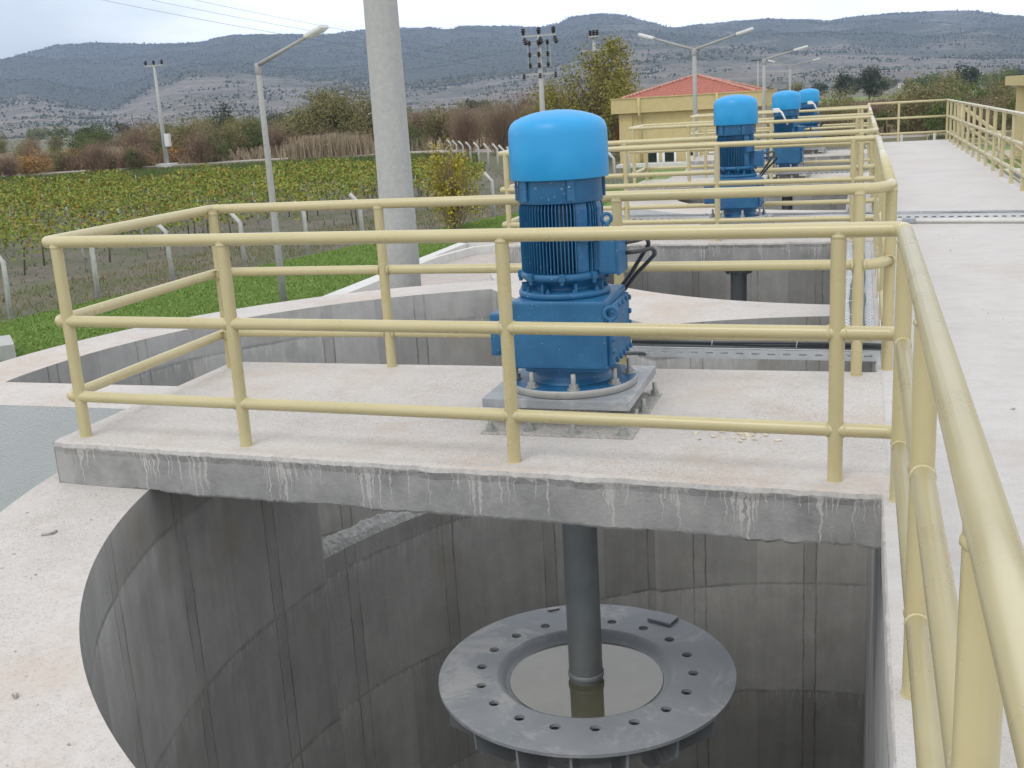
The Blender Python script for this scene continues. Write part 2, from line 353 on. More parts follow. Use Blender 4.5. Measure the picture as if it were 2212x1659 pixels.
LEAF = dict(
    vine=mat_leaf('vine_leaves', [(0.115, 0.177, 0.033), (0.188, 0.261, 0.046), (0.25, 0.282, 0.052), (0.167, 0.229, 0.041), (0.397, 0.314, 0.062), (0.355, 0.156, 0.041)]),
    brown=mat_leaf('brown_twigs', [(0.23, 0.14, 0.105), (0.29, 0.19, 0.135), (0.27, 0.20, 0.135), (0.21, 0.17, 0.10), (0.28, 0.155, 0.105)]),
    olive=mat_leaf('olive_leaves', [(0.118, 0.134, 0.047), (0.189, 0.189, 0.071), (0.244, 0.205, 0.087), (0.158, 0.173, 0.063)]),
    green=mat_leaf('dull_green_leaves', [(0.065, 0.101, 0.032), (0.108, 0.151, 0.043), (0.158, 0.173, 0.050)]),
    dark=mat_leaf('dark_green_leaves', [(0.023, 0.036, 0.016), (0.039, 0.054, 0.023), (0.051, 0.062, 0.028)]),
    orange=mat_leaf('orange_leaves', [(0.365, 0.176, 0.068), (0.297, 0.189, 0.068), (0.405, 0.257, 0.095), (0.243, 0.162, 0.095)]),
    straw=mat_leaf('straw', [(0.304, 0.234, 0.152), (0.386, 0.316, 0.211), (0.257, 0.199, 0.140)]),
    yellow=mat_leaf('yellowing_leaves', [(0.135, 0.176, 0.027), (0.203, 0.216, 0.034), (0.405, 0.324, 0.041), (0.486, 0.365, 0.041), (0.108, 0.162, 0.027)]),
    grass=mat_leaf('grass_blades', [(0.15, 0.24, 0.05), (0.20, 0.31, 0.07), (0.27, 0.34, 0.11)]),
    reed=mat_leaf('tree_leaves', [(0.15, 0.166, 0.035), (0.22, 0.22, 0.049), (0.299, 0.264, 0.061), (0.176, 0.194, 0.044)]),
)

# ------------------------------------------------------------------ helpers
def tag(o, label=None, cat=None, group=None, kind=None):
    if label: o['label'] = label
    if cat: o['category'] = cat
    if group: o['group'] = group
    if kind: o['kind'] = kind
    return o
def empty(name, loc, label, cat, group=None, rz=0):
    o = bpy.data.objects.new(name, None); C.objects.link(o); o.location = loc; o.rotation_euler = (0, 0, rz)
    o.empty_display_size = 0.2
    return tag(o, label, cat, group)
class MB:
    def __init__(s): s.v = []; s.f = []; s.uv = []; s.mi = []; s.sm = []
    def add(s, vs, fs, mi=0, smooth=False, uvs=None):
        b = len(s.v); s.v.extend([tuple(p) for p in vs])
        for i, f in enumerate(fs):
            s.f.append([b + j for j in f]); s.mi.append(mi); s.sm.append(smooth)
            s.uv.append(uvs[i] if uvs else None)
    def box(s, c, d, mi=0, rz=0.0, bev=0.0):
        x, y, z = [q / 2 for q in d]
        if bev <= 0:
            vs = [Vector((sx * x, sy * y, sz * z)) for sz in (-1, 1) for sx, sy in ((-1, -1), (1, -1), (1, 1), (-1, 1))]
            fs = [(3, 2, 1, 0), (4, 5, 6, 7), (0, 1, 5, 4), (1, 2, 6, 5), (2, 3, 7, 6), (3, 0, 4, 7)]
        else:
            bm = bmesh.new(); bmesh.ops.create_cube(bm, size=1)
            for q in bm.verts: q.co = Vector((q.co.x * d[0], q.co.y * d[1], q.co.z * d[2]))
            bmesh.ops.bevel(bm, geom=bm.edges[:], offset=bev, segments=2, affect='EDGES', profile=0.6)
            bm.verts.index_update(); vs = [q.co.copy() for q in bm.verts]; fs = [[q.index for q in f.verts] for f in bm.faces]; bm.free()
        m = Matrix.Rotation(rz, 3, 'Z'); c = Vector(c)
        s.add([m @ q + c for q in vs], fs, mi, False)
    def lathe(s, prof, c=(0, 0, 0), n=32, mi=0, axis='Z', smooth=True):
        vs = []; fs = []; c = Vector(c)
        for r, z in prof:
            for i in range(n):
                a = 2 * PI * i / n; p = Vector((r * math.cos(a), r * math.sin(a), z))
                if axis == 'X': p = Vector((p.z, p.x, p.y))
                if axis == 'Y': p = Vector((p.x, p.z, p.y))
                vs.append(p + c)
        for j in range(len(prof) - 1):
            for i in range(n):
                a, b = j * n + i, j * n + (i + 1) % n
                fs.append((a, b, b + n, a + n))
        s.add(vs, fs, mi, smooth)
    def cyl(s, c, r, z0, z1, n=24, mi=0, bev=0.0, r2=None, cap=True):
        r2 = r if r2 is None else r2
        b = max(bev, 1e-5)
        prof = [(0.0, z0), (r - b, z0), (r, z0 + b), (r2, z1 - b), (r2 - b, z1), (0.0, z1)] if cap else [(r, z0), (r2, z1)]
        # hard shading on caps: duplicate rings
        if cap:
            s.lathe([prof[0], prof[1]], c, n, mi, smooth=False); s.lathe(prof[1:5], c, n, mi, smooth=True); s.lathe([prof[4], prof[5]], c, n, mi, smooth=False)
        else: s.lathe(prof, c, n, mi)
    def hexn(s, c, r, z0, z1, mi=0, rot=0.0):
        vs = [Vector((c[0] + r * math.cos(rot + PI / 3 * i), c[1] + r * math.sin(rot + PI / 3 * i), c[2] + z)) for z in (z0, z1) for i in range(6)]
        s.add(vs, [[5, 4, 3, 2, 1, 0], [6, 7, 8, 9, 10, 11]] + [[i, (i + 1) % 6, (i + 1) % 6 + 6, i + 6] for i in range(6)], mi)
    def tube(s, pts, r, n=12, mi=0, bend=0.0, closed=False, caps=True, r2=None, segs=6):
        pts = [Vector(p) for p in pts]
        if bend > 0:
            q = [pts[0]]
            for i in range(1, len(pts) - 1):
                a, b, c = pts[i - 1], pts[i], pts[i + 1]
                d1 = (a - b); d2 = (c - b); l = min(bend, d1.length * 0.49, d2.length * 0.49)
                p1 = b + d1.normalized() * l; p2 = b + d2.normalized() * l
                for t in range(segs + 1):
                    t /= segs; q.append((1 - t) ** 2 * p1 + 2 * t * (1 - t) * b + t * t * p2)
            q.append(pts[-1]); pts = q
        up = Vector((0, 0, 1)); vs = []; fs = []; N = len(pts); prev = None
        for i, p in enumerate(pts):
            t = (pts[min(i + 1, N - 1)] - pts[max(i - 1, 0)]).normalized()
            if prev is None:
                x = t.cross(up)
                if x.length < 1e-3: x = t.cross(Vector((1, 0, 0)))
                x.normalize()
            else:
                x = prev - t * prev.dot(t)
                x.normalize()
            prev = x; y = t.cross(x)
            rr = r if r2 is None else r + (r2 - r) * i / (N - 1)
            for j in range(n):
                a = 2 * PI * j / n; vs.append(p + (x * math.cos(a) + y * math.sin(a)) * rr)
        for i in range(N - 1):
            for j in range(n):
                a, b = i * n + j, i * n + (j + 1) % n
                fs.append((a, b, b + n, a + n))
        s.add(vs, fs, mi, True)
        if caps:
            b = len(s.v) - N * n
            s.f.append([b + j for j in range(n)][::-1]); s.mi.append(mi); s.sm.append(False); s.uv.append(None)
            s.f.append([b + (N - 1) * n + j for j in range(n)]); s.mi.append(mi); s.sm.append(False); s.uv.append(None)
    def build(s, name, mats, parent=None, fix=True):
        me = bpy.data.meshes.new(name); me.from_pydata(s.v, [], s.f)
        if not isinstance(mats, (list, tuple)): mats = [mats]
        for m in mats: me.materials.append(m)
        me.polygons.foreach_set('material_index', s.mi); me.polygons.foreach_set('use_smooth', s.sm)
        if any(u is not None for u in s.uv):
            ul = me.uv_layers.new(name='UVMap')
            for p in me.polygons:
                u = s.uv[p.index]
                if u:
                    for k, li in enumerate(p.loop_indices): ul.data[li].uv = u[k]
        me.update()
        if fix:
            bm = bmesh.new(); bm.from_mesh(me); bmesh.ops.recalc_face_normals(bm, faces=bm.faces[:]); bm.to_mesh(me); bm.free()
        o = bpy.data.objects.new(name, me); C.objects.link(o)
        if parent: o.parent = parent
        return o
def copy_tree(o, parent=None, loc=None):
    c = o.copy(); C.objects.link(c)
    if parent: c.parent = parent
    if loc is not None: c.location = loc
    for ch in list(o.children): copy_tree(ch, c)
    return c
def np_mesh(name, v, nper, mat, parent=None, extra=None):
    """v: (n*nper,3) vertices of n separate polygons"""
    n = len(v) // nper; me = bpy.data.meshes.new(name)
    me.vertices.add(len(v)); me.vertices.foreach_set('co', np.asarray(v, dtype=np.float32).ravel())
    me.loops.add(len(v)); me.loops.foreach_set('vertex_index', np.arange(len(v), dtype=np.int32))
    me.polygons.add(n); me.polygons.foreach_set('loop_start', np.arange(0, len(v), nper, dtype=np.int32))
    me.update(calc_edges=True); me.materials.append(mat)
    o = bpy.data.objects.new(name, me); C.objects.link(o)
    if parent: o.parent = parent
    return o
def cards(cen, size, rs, asp=0.6, up=0.0, droop=None):
    """leaf quads of random direction about centres"""
    n = len(cen); a = rs.normal(size=(n, 3))
    if up: a[:, 2] = np.abs(a[:, 2]) + up
    a /= np.linalg.norm(a, axis=1)[:, None]
    b = rs.normal(size=(n, 3)); b -= (b * a).sum(1)[:, None] * a; b /= np.linalg.norm(b, axis=1)[:, None]
    sz = (size * rs.uniform(0.6, 1.4, n))[:, None] if np.isscalar(size) else (size * rs.uniform(0.6, 1.4, n))[:, None]
    A = a * sz * 0.5; B = b * sz * asp * 0.5
    return np.stack([cen - A, cen + B * 0.9 - A * 0.1, cen + A, cen - B * 0.9 - A * 0.1], 1).reshape(-1, 3)
def pick(arc_c, r, a0, a1, n):
    return [(arc_c[0] + r * math.cos(R_(a0 + (a1 - a0) * i / n)), arc_c[1] + r * math.sin(R_(a0 + (a1 - a0) * i / n))) for i in range(n + 1)]

# ------------------------------------------------------------------ the basin walls
GZ = -3.0                      # ground level; the deck is z = 0
L = 7.35                       # spacing of the aerators
BAY = [5.2, 12.55, 19.9, 27.25]
ZT = -0.22; ZB = -4.7
hole1 = ([(-0.04, 1.6)] + [q for q in pick((0, 5.2), 3.6, 270, 166.6, 60) if q[0] < -0.05][1:] + [(-3.80, 6.27)]
         + [(-6.08, 6.27)] + pick((-2.4, 6.6), 3.70, 185, 113, 30)[1:]
         + pick((0, 12.55), 4.35, 214.0, 243.0, 14) + [q for q in pick((0, 5.2), 3.6, 118, 90, 18) if q[0] < -0.05] + [(-0.04, 8.8)])
def holeN(c): return [(-0.04, c - 3.3)] + [q for q in pick((0, c), 3.3, 269, 91, 80) if q[0] < -0.05] + [(-0.04, c + 3.3)]
holes = [hole1] + [holeN(c) for c in BAY[1:]]
# chamber behind the camera so that the row does not stop at the lens
ca = math.degrees(math.acos(-(L / 2) / 4.2)); cus = 180 - (ca - 90)  # angle where two outer circles meet
half = math.degrees(math.asin((L / 2) / 4.2))
outer = ([(1.95, -3.2), (-0.6, -3.2)] + pick((0, -2.15), 4.2, 200, 180 - half, 14)[0:]
         + pick((0, 5.2), 4.24, 180 + half, 173.2, 50) + [(-6.0, 5.70), (-6.62, 5.70)] + pick((-2.4, 6.6), 4.25, 186, 106, 30)
         + pick((0, 12.55), 4.2, 207, 180 - half, 40) + pick((0, 19.9), 4.2, 180 + half, 180 - half, 60)[1:]
         + pick((0, 27.25), 4.2, 180 + half, 100, 60)[1:] + [(-0.6, 31.4), (1.95, 31.4)])
def clean(p, e=0.012):
    q = []
    for a in p:
        if not q or (Vector(a) - Vector(q[-1])).length > e: q.append(a)
    if (Vector(q[0]) - Vector(q[-1])).length < e: q.pop()
    return q
outer = clean(outer); holes = [clean(h) for h in holes]
basin = empty('aeration_basin', (0, 0, ZT), 'grey concrete aeration basin of round chambers with pale wall tops', 'basin')
def rel(o, par):
    o.parent = par; o.matrix_parent_inverse = Matrix.Translation(par.location).inverted(); return o
polys = [[Vector((x, y, 0)) for x, y in outer]] + [[Vector((x, y, 0)) for x, y in h] for h in holes]
flat = [p for q in polys for p in q]
tri = tessellate_polygon(polys)
mb = MB()
mb.add([(p.x, p.y, ZT) for p in flat], [list(t) for t in tri], 0)
rel(mb.build('wall_top', M['top']), basin)
for p_ in bpy.data.meshes['wall_top'].polygons: pass
me = bpy.data.meshes['wall_top']
if me.polygons[0].normal.z < 0: me.flip_normals()
def side(loop, z0, z1, mb, mi=0, closed=True, mi_fn=None, jit=0.0):
    u = 0; n = len(loop)
    zs = [z0, z0 + (z1 - z0) * 0.97, z1] if jit else [z0, z1]
    for i in range(n if closed else n - 1):
        a, b = Vector(loop[i]), Vector(loop[(i + 1) % n]); d = (b - a).length
        k = mi_fn((a + b) / 2) if mi_fn else mi
        mb.add([(a.x, a.y, z0), (b.x, b.y, z0), (b.x, b.y, z1), (a.x, a.y, z1)], [(0, 1, 2, 3)], k,
               uvs=[[(u, z0), (u + d, z0), (u + d, z1), (u, z1)]])
        u += d
mb = MB()
for h in holes: side(h, ZB, ZT, mb, mi_fn=lambda m: 1 if m.x < -3.3 and m.y > 6.2 and m.y < 11 else 0)
rel(mb.build('inner_wall', [M['pit'], M['pocket']], fix=False), basin)
mb = MB(); side(outer, GZ - 0.3, ZT, mb)
rel(mb.build('outer_wall', M['stucco'], fix=False), basin)
mb = MB()
for h in holes:
    t = tessellate_polygon([[Vector((x, y, 0)) for x, y in h]])
    mb.add([(x, y, ZB + 0.1) for x, y in h], [list(q) for q in t], 0)
rel(mb.build('basin_floor', M['pit']), basin)
# lowered partition between the round chamber and the outer channel
mb = MB()
inn = pick((0, 5.2), 3.66, 168.5, 114, 180); ou = pick((0, 5.2), 3.92, 168.5, 114, 180)
side(inn, ZB, -1.36, mb, closed=False); side(ou[::-1], ZB, -1.36, mb, closed=False)
rg = random.Random(3)
def topz(i, j): return -1.36 + 0.045 * noise.noise(Vector((i * 1.7, j * 2.3, 0))) + (rg.uniform(-0.02, 0.02) if 0 < j < 5 else 0)
nj = 6; vs = []; fs = []
fi = pick((0, 5.2), 3.66, 168.5, 114, 180); fo_ = pick((0, 5.2), 3.92, 168.5, 114, 180)
for i in range(181):
    for j in range(nj):
        t = j / (nj - 1); a, b = Vector(fi[i]), Vector(fo_[i]); p = a.lerp(b, t)
        vs.append((p.x, p.y, -1.372 if j in (0, nj - 1) else -1.33 + 0.02 * noise.noise(Vector((p.x * 9, p.y * 9, 0))) + rg.uniform(-0.008, 0.008)))
for i in range(180):
    for j in range(nj - 1): a = i * nj + j; fs.append((a, a + 1, a + nj + 1, a + nj))
mb.add(vs, fs, 1)
rel(mb.build('low_partition', [M['pit'], M['broken']]), basin)
# ------------------------------------------------------------------ walkway (deck)
mb = MB()
mb.add([(-0.05, -3.2, 0), (2.05, -3.2, 0), (2.05, 31.2, 0), (-0.05, 31.2, 0)], [(0, 1, 2, 3)], 0)
N = 900; ej = []
rg = random.Random(5)
for i in range(N + 1):
    y = -3.2 + 34.4 * i / N
    j = 0.010 * noise.noise(Vector((y * 5, 3, 0))) + 0.006 * noise.noise(Vector((y * 23, 9, 0)))
    ej.append((y, j))
vs = []; fs = []
for y, j in ej: vs += [(-0.05, y, 0), (-0.057 + j, y, -0.012), (-0.054 + j * 0.6, y, -0.21 + j), (-0.035, y, -0.226)]
for i in range(N):
    for q in range(3): a = i * 4 + q; fs.append((a, a + 1, a + 5, a + 4))
mb.add(vs, fs, 1)
mb.box((1.0, 14.0, -0.114), (2.09, 34.38, 0.22), 1)
mb.v = [(x, y, z - (0.003 if (abs(z + 0.004) < 1e-6) else 0)) for x, y, z in mb.v]
wk = mb.build('walkway', [M['walk'], M['top']]); tag(wk, kind='structure')
wk.data.polygons[0].use_smooth = False

# ------------------------------------------------------------------ bridges over the chambers
def bridge(yo, label):
    root = empty('concrete_bridge', (-2.0, 5.2 + yo, ZT), label, 'bridge', 'concrete slabs bridging the basin chambers')
    mb = MB(); N = 260; sec = []
    x0, x1 = -4.05, -0.028
    def yf(x): return 4.175 - 0.045 * x + 0.015 * max(0, -x - 3.3)
    def yb(x): return 6.10
    vs = []; NS = 9
    for i in range(N + 1):
        x = x0 + (x1 - x0) * i / N
        f = yf(x); j1 = 0.014 * noise.noise(Vector((x * 6, yo, 1))) + 0.010 * noise.noise(Vector((x * 21, yo, 1)))
        j2 = 0.022 * noise.noise(Vector((x * 3, yo, 5))) + 0.014 * noise.noise(Vector((x * 17, yo, 5))) + 0.008 * noise.noise(Vector((x * 50, yo, 5)))
        vs += [(x, yb(x), 0.003), (x, f + 0.03, 0.003), (x, f + 0.004 + j1 * 0.5, -0.004 + 0.3 * j1), (x, f - 0.004 + j1, -0.022 + 0.3 * j1),
               (x, f + 0.004 + 0.3 * j1, -0.055 + j1 * 0.8), (x, f + 0.002, -0.12), (x, f + 0.002 + 0.3 * j2, -0.214 + j2 * 0.7), (x, f + 0.007, -0.226 + j2 * 0.7), (x, yb(x), -0.226)]
    for i in range(N):
        for q in range(NS - 1):
            a = i * NS + q; b = a + NS
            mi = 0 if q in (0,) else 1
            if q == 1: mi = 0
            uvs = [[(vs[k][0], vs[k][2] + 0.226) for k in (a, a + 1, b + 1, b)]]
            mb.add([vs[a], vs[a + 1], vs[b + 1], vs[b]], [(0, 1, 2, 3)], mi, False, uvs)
    # rear and side faces
    mb.add([(x0, 6.10, 0.003), (x1, 6.10, 0.003), (x1, 6.10, -0.226), (x0, 6.10, -0.226)], [(0, 1, 2, 3)], 1, uvs=[[(x0, 0.226), (x1, 0.226), (x1, 0), (x0, 0)]])
    mb.add([(x0, 6.10, 0), (x0, yf(x0), 0), (x0, yf(x0), -0.226), (x0, 6.10, -0.226)], [(0, 1, 2, 3)], 1, uvs=[[(0, 0.226), (2, 0.226), (2, 0), (0, 0)]])
    mb.v = [(x + 2.0, y - 5.2, z - ZT) for x, y, z in mb.v]
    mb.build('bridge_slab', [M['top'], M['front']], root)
    return root
blabel = ['nearest concrete bridge slab with white drips down its front edge', 'concrete bridge slab under the second blue motor, front edge streaked white',
          'concrete bridge slab under the third blue motor', 'farthest concrete bridge slab under the last blue motor']
for i in range(4): bridge(BAY[i] - 5.2, blabel[i])

# ------------------------------------------------------------------ railings
ZM, ZL = 0.604, 0.214
RT, RM = 0.0292, 0.0282
def add_post(par, x, y, h=1.0, r=0.0292, weld=True, ax='X'):
    mb = MB(); mb.tube([(x, y, 0.0), (x, y, h)], r, 16, caps=False)
    mb.cyl((x, y, 0), r + 0.004, -0.002, 0.006, 14)
    if weld:
        for z in (ZM, ZL):
            if z < h:
                for s_ in (-1, 1): mb.lathe([(RM - 0.001, 0.025 * s_), (RM + 0.004, 0.032 * s_), (RM + 0.003, 0.035 * s_), (RM - 0.001, 0.039 * s_)], (x, y, z), 14, axis=ax)
        mb.lathe([(r - 0.002, h - 0.034), (r + 0.003, h - 0.028), (r + 0.003, h - 0.020), (r - 0.002, h - 0.012)], (x, y, 0), 16)
    return mb.build('post', M['rail'], par)
def add_rail(par, name, pts, r, bend=0.05):
    mb = MB(); mb.tube(pts, r, 16, bend=bend)
    return mb.build(name, M['rail'], par)
def railing(loc, label, posts, path, group, bend=0.05, zs=(1.0, ZM, ZL)):
    root = empty('railing', loc, label, 'railing', group)
    lx, ly = loc[0], loc[1]
    for (x, y) in posts:
        best = None
        for a, b in zip(path[:-1], path[1:]):
            a = Vector(a); b = Vector(b); t = max(0, min(1, (Vector((x, y)) - a).dot(b - a) / (b - a).length_squared)); d_ = (a.lerp(b, t) - Vector((x, y))).length
            if best is None or d_ < best[0]: best = (d_, (b - a).normalized())
        add_post(root, x - lx, y - ly, ax='X' if abs(best[1].x) > 0.7 else 'Y')
    for nm, z, r in zip(('top_rail', 'middle_rail', 'bottom_rail'), zs, (RT, RM, RM)):
        add_rail(root, nm, [(x - lx, y - ly, z + 0.0) for x, y in path], r, bend)
    return root
G1 = 'cream tubular railings around the motor platforms'; G2 = 'cream tubular railings along the walkway edge'
plab = ['cream tube railing around the nearest blue motor and its bridge', 'cream tube railing around the second blue motor', 'cream tube railing around the third blue motor', 'cream tube railing around the farthest blue motor']
for i, yc in enumerate(BAY):
    o = yc - 5.2; fy = lambda x: 4.305 - 0.0435 * x + o
    posts = [(-3.93, fy(-3.93)), (-2.97, fy(-2.97)), (-1.59, fy(-1.59)), (-0.232, fy(-0.232)), (-3.985, 5.97 + o), (-2.9, 6.05 + o), (-1.45, 6.04 + o), (-0.16, 6.03 + o), (0.0, 6.19 + o)]
    path = [(0.0, fy(0) - 0.13), (0.0, fy(0)), (-4.0, fy(-4.0)), (-4.03, 6.03 + o), (-2.9, 6.06 + o), (-0.08, 6.04 + o), (0.0, 6.19 + o), (0.0, 6.30 + o)]
    if i == 0: path = path
    railing((-2.0, 5.2 + o, 0), plab[i], posts, path, G1)
wl = ['near cream walkway railing beside the closest chamber, running out of the picture', 'cream walkway railing between the first and second motor platforms', 'cream walkway railing between the second and third motor platforms', 'cream walkway railing between the third and fourth motor platforms', 'short cream railing on the walkway edge past the farthest motor']
railing((0, 1.4, 0), wl[0], [(0, 4.13), (0, 2.70), (0.0, 1.36), (0, 0.02), (0, -1.3)], [(0, 4.305 - 0.13), (0, -3.0)], G2)
for i in range(3):
    o = L * i
    a, b = 6.30 + o, 4.175 + L + o
    ys = [a + (b - a) * t for t in (0.2, 0.4, 0.6, 0.8, 0.985)]
    railing((0, (a + b) / 2, 0), wl[i + 1], [(0, y) for y in ys], [(0, a), (0, b)], G2)
railing((0, 29.5, 0), wl[4], [(0, 30.9), (0, 29.6)], [(0, 6.30 + 3 * L), (0, 31.0)], G2)
tag(railing((1.0, 31.0, 0), 'cream railing closing off the far end of the walkway', [(0.75, 31.0)], [(0, 31.0), (1.93, 31.0)], G2), None)
ys = [30.95 - 1.215 * k for k in range(28)]
railing((1.93, 14, 0), 'long cream railing with many posts down the far right walkway edge', [(1.93, y) for y in ys if y > -2.5], [(1.93, 31.0), (1.93, -3.0)], G2)

# ------------------------------------------------------------------ surface aerator
def nut(mb, x, y, z, r=0.020, h=0.018, stud=0.045, sr=0.011, mi=0):
    mb.cyl((x, y, z), r * 1.45, 0, 0.004, 14, mi); mb.hexn((x, y, z), r, 0.004, 0.004 + h, mi, random.random()); mb.cyl((x, y, z), sr, 0.0, 0.004 + h + stud, 10, mi, 0.002)
def make_aerator():
    A = empty('surface_aerator', (-1.525, 5.2, 0), 'near blue motor and gearbox on a bolted plate, driving the grey slotted disc below', 'aerator', 'blue surface aerators on the bridges')
    # cowl
    mb = MB(); mb.lathe([(0.226, 1.178), (0.236, 1.174), (0.239, 1.178), (0.2385, 1.30), (0.2375, 1.385), (0.234, 1.41), (0.224, 1.432), (0.205, 1.449), (0.17, 1.465), (0.12, 1.480), (0.06, 1.490), (0.0, 1.493)], n=64)
    mb.lathe([(0.226, 1.178), (0.228, 1.38), (0.0, 1.44)], n=48)
    cowl = mb.build('fan_cowl', M['cap'], A)
    # sleeve with brackets
    mb = MB(); mb.lathe([(0.15, 1.062), (0.203, 1.062), (0.206, 1.066), (0.204, 1.16), (0.204, 1.25), (0.1, 1.25)], n=56)
    sl_ = mb.build('cooling_sleeve', M['body'], A)
    for a in (-128, -62, 20, 110, 200):
        mb = MB(); a = R_(a); c = Vector((0.213 * math.cos(a), 0.213 * math.sin(a), 1.135))
        mb.box(c, (0.012, 0.036, 0.12), 0, rz=a, bev=0.003)
        mb.lathe([(0.0, 0.0), (0.010, 0.0), (0.010, 0.008), (0, 0.008)], (c.x, c.y, c.z), 10, axis='Z')
        mb.build('cowl_bracket', M['body'], sl_)
    # finned motor body
    mb = MB(); prof = []
    nf = 72
    def isflat(d):
        d = d % 360
        return (304 < d < 327) or d > 346 or d < 16 or 80 < d < 100 or 170 < d < 187
    for k in range(nf):
        a0 = 360 * k / nf
        for fr, rr in ((0.0, 0.166), (0.30, 0.166), (0.36, 0.204), (0.62, 0.206), (0.68, 0.166)):
            d = a0 + fr * 360 / nf
            prof.append((R_(d), 0.196 if isflat(a0 + 3) else rr))
    rings = [(0.716, 0.90), (0.735, 1.0), (1.03, 1.0), (1.05, 0.97), (1.066, 0.93)]
    vs = []
    for z, sc in rings:
        for a, r in prof: rr = r if r < 0.17 else 0.166 + (r - 0.166) * (sc * 5 - 4); vs.append((rr * math.cos(a), rr * math.sin(a), z))
    n = len(prof); fs = [(j * n + i, j * n + (i + 1) % n, (j + 1) * n + (i + 1) % n, (j + 1) * n + i) for j in range(len(rings) - 1) for i in range(n)]
    mb.add(vs, fs, 0); mb.cyl((0, 0, 0), 0.17, 0.70, 1.07, 40)
    body = mb.build('motor_body', M['body'], A)
    mb = MB(); mb.lathe([(0.10, 0.69), (0.196, 0.69), (0.212, 0.70), (0.214, 0.722), (0.20, 0.73), (0.12, 0.73)], n=56)
    for k in range(8):
        a = R_(45 * k + 12); mb.box((0.212 * math.cos(a), 0.212 * math.sin(a), 0.715), (0.030, 0.03, 0.036), 0, rz=a, bev=0.004); mb.hexn((0.215 * math.cos(a), 0.215 * math.sin(a), 0.68), 0.010, 0, 0.05)
    mb.build('end_shield', M['body'], A)
    # terminal box and pads
    mb = MB(); mb.box((0.245, -0.01, 0.80), (0.09, 0.19, 0.17), 0, bev=0.012); mb.box((0.19, -0.01, 0.80), (0.06, 0.16, 0.14), 0, bev=0.006); mb.box((0.296, -0.01, 0.80), (0.016, 0.20, 0.18), 0, bev=0.006)
    tb = mb.build('terminal_box', M['body'], A)
    mb = MB()
    mb.box((0.155, -0.155, 0.915), (0.05, 0.075, 0.07), 0, rz=R_(-45), bev=0.008)
    mb.build('lifting_lug', M['body'], A)
    def eye(c, ax, name='lifting_eye', rr=0.028, tr=0.0085):
        mb = MB(); pts = [Vector((math.cos(2 * PI * i / 20), 0, math.sin(2 * PI * i / 20))) * rr for i in range(21)]
        m = Matrix.Rotation(ax, 3, 'Z'); c = Vector(c); mb.tube([c + m @ q for q in pts], tr, 8, caps=False)
        mb.cyl((c.x, c.y, c.z - rr), 0.012, -0.02, 0.002, 10); return mb.build(name, M['body'], A)
    eye((0.232, -0.13, 0.985), R_(15), rr=0.022); eye((0.262, -0.255, 0.555), R_(15), rr=0.030, tr=0.010)
    # neck and flange between motor and gearbox
    mb = MB(); mb.lathe([(0.20, 0.694), (0.19, 0.685), (0.165, 0.672), (0.150, 0.655), (0.155, 0.640), (0.222, 0.638), (0.226, 0.632), (0.226, 0.614), (0.221, 0.610), (0.1, 0.61)], n=56)
    for k in range(8):
        a = R_(45 * k + 30); mb.box((0.180 * math.cos(a), 0.180 * math.sin(a), 0.660), (0.07, 0.010, 0.045), 0, rz=a)
    fl = mb.build('motor_flange', M['body'], A)
    for k in range(10):
        a = R_(36 * k + 10); mb = MB(); mb.hexn((0.205 * math.cos(a), 0.205 * math.sin(a), 0.638), 0.012, 0, 0.014, 0, a); mb.cyl((0.205 * math.cos(a), 0.205 * math.sin(a), 0.638), 0.006, 0.014, 0.022, 8)
        mb.build('flange_bolt', M['body'], fl)
    # gearbox
    bm = bmesh.new(); bmesh.ops.create_cube(bm, size=1)
    for v in bm.verts: v.co = Vector((v.co.x * 0.47, v.co.y * 0.50, 0.443 + v.co.z * 0.332))
    bmesh.ops.bevel(bm, geom=bm.edges[:], offset=0.016, segments=3, affect='EDGES', profile=0.6)
    me = bpy.data.meshes.new('gearbox'); bm.to_mesh(me); bm.free(); me.materials.append(M['body'])
    gb = bpy.data.objects.new('gearbox', me); C.objects.link(gb); gb.parent = A
    mb = MB(); mb.box((-0.285, -0.06, 0.44), (0.13, 0.33, 0.21), 0, bev=0.010)
    for z in (0.36, 0.50): mb.lathe([(0, 0), (0.011, 0), (0.011, 0.004), (0, 0.004)], (-0.31, -0.229, z), 10, axis='Y')
    mb.build('side_housing', M['body'], gb)
    mb = MB(); mb.box((0.245, 0.0, 0.43), (0.024, 0.43, 0.29), 0, bev=0.008)
    cv = mb.build('side_cover', M['body'], gb)
    mb = MB(); mb.box((0.2415, -0.195, 0.545), (0.006, 0.030, 0.055), 0); mb.build('rating_sticker', M['sticker'], gb)
    k_ = 0
    for y, z in [(-0.2, z) for z in (0.30, 0.36, 0.42, 0.48, 0.55)] + [(0.2, z) for z in (0.30, 0.36, 0.42, 0.48, 0.55)] + [(y, zz) for y in (-0.12, -0.04, 0.04, 0.12) for zz in (0.30, 0.56)]:
        mb = MB(); mb.lathe([(0.0, 0.0), (0.014, 0.0), (0.014, 0.010), (0.008, 0.014), (0.0, 0.014)], (0.256, y, z), 8, axis='X', smooth=False); mb.build('cover_bolt', M['body'], cv)
    mb = MB(); mb.box((0.02, 0.0, 0.272), (0.40, 0.44, 0.03), 0, bev=0.008); mb.build('gearbox_foot', M['body'], gb)
    # output neck, mounting flange
    mb = MB(); mb.lathe([(0.19, 0.28), (0.185, 0.22), (0.188, 0.205), (0.20, 0.196), (0.206, 0.186)], n=48); mb.build('output_neck', M['body'], A)
    mb = MB(); mb.lathe([(0.10, 0.186), (0.319, 0.186)], n=64, mi=0, smooth=False); mb.lathe([(0.319, 0.186), (0.322, 0.183), (0.322, 0.152), (0.319, 0.149), (0.05, 0.149)], n=64, mi=1)
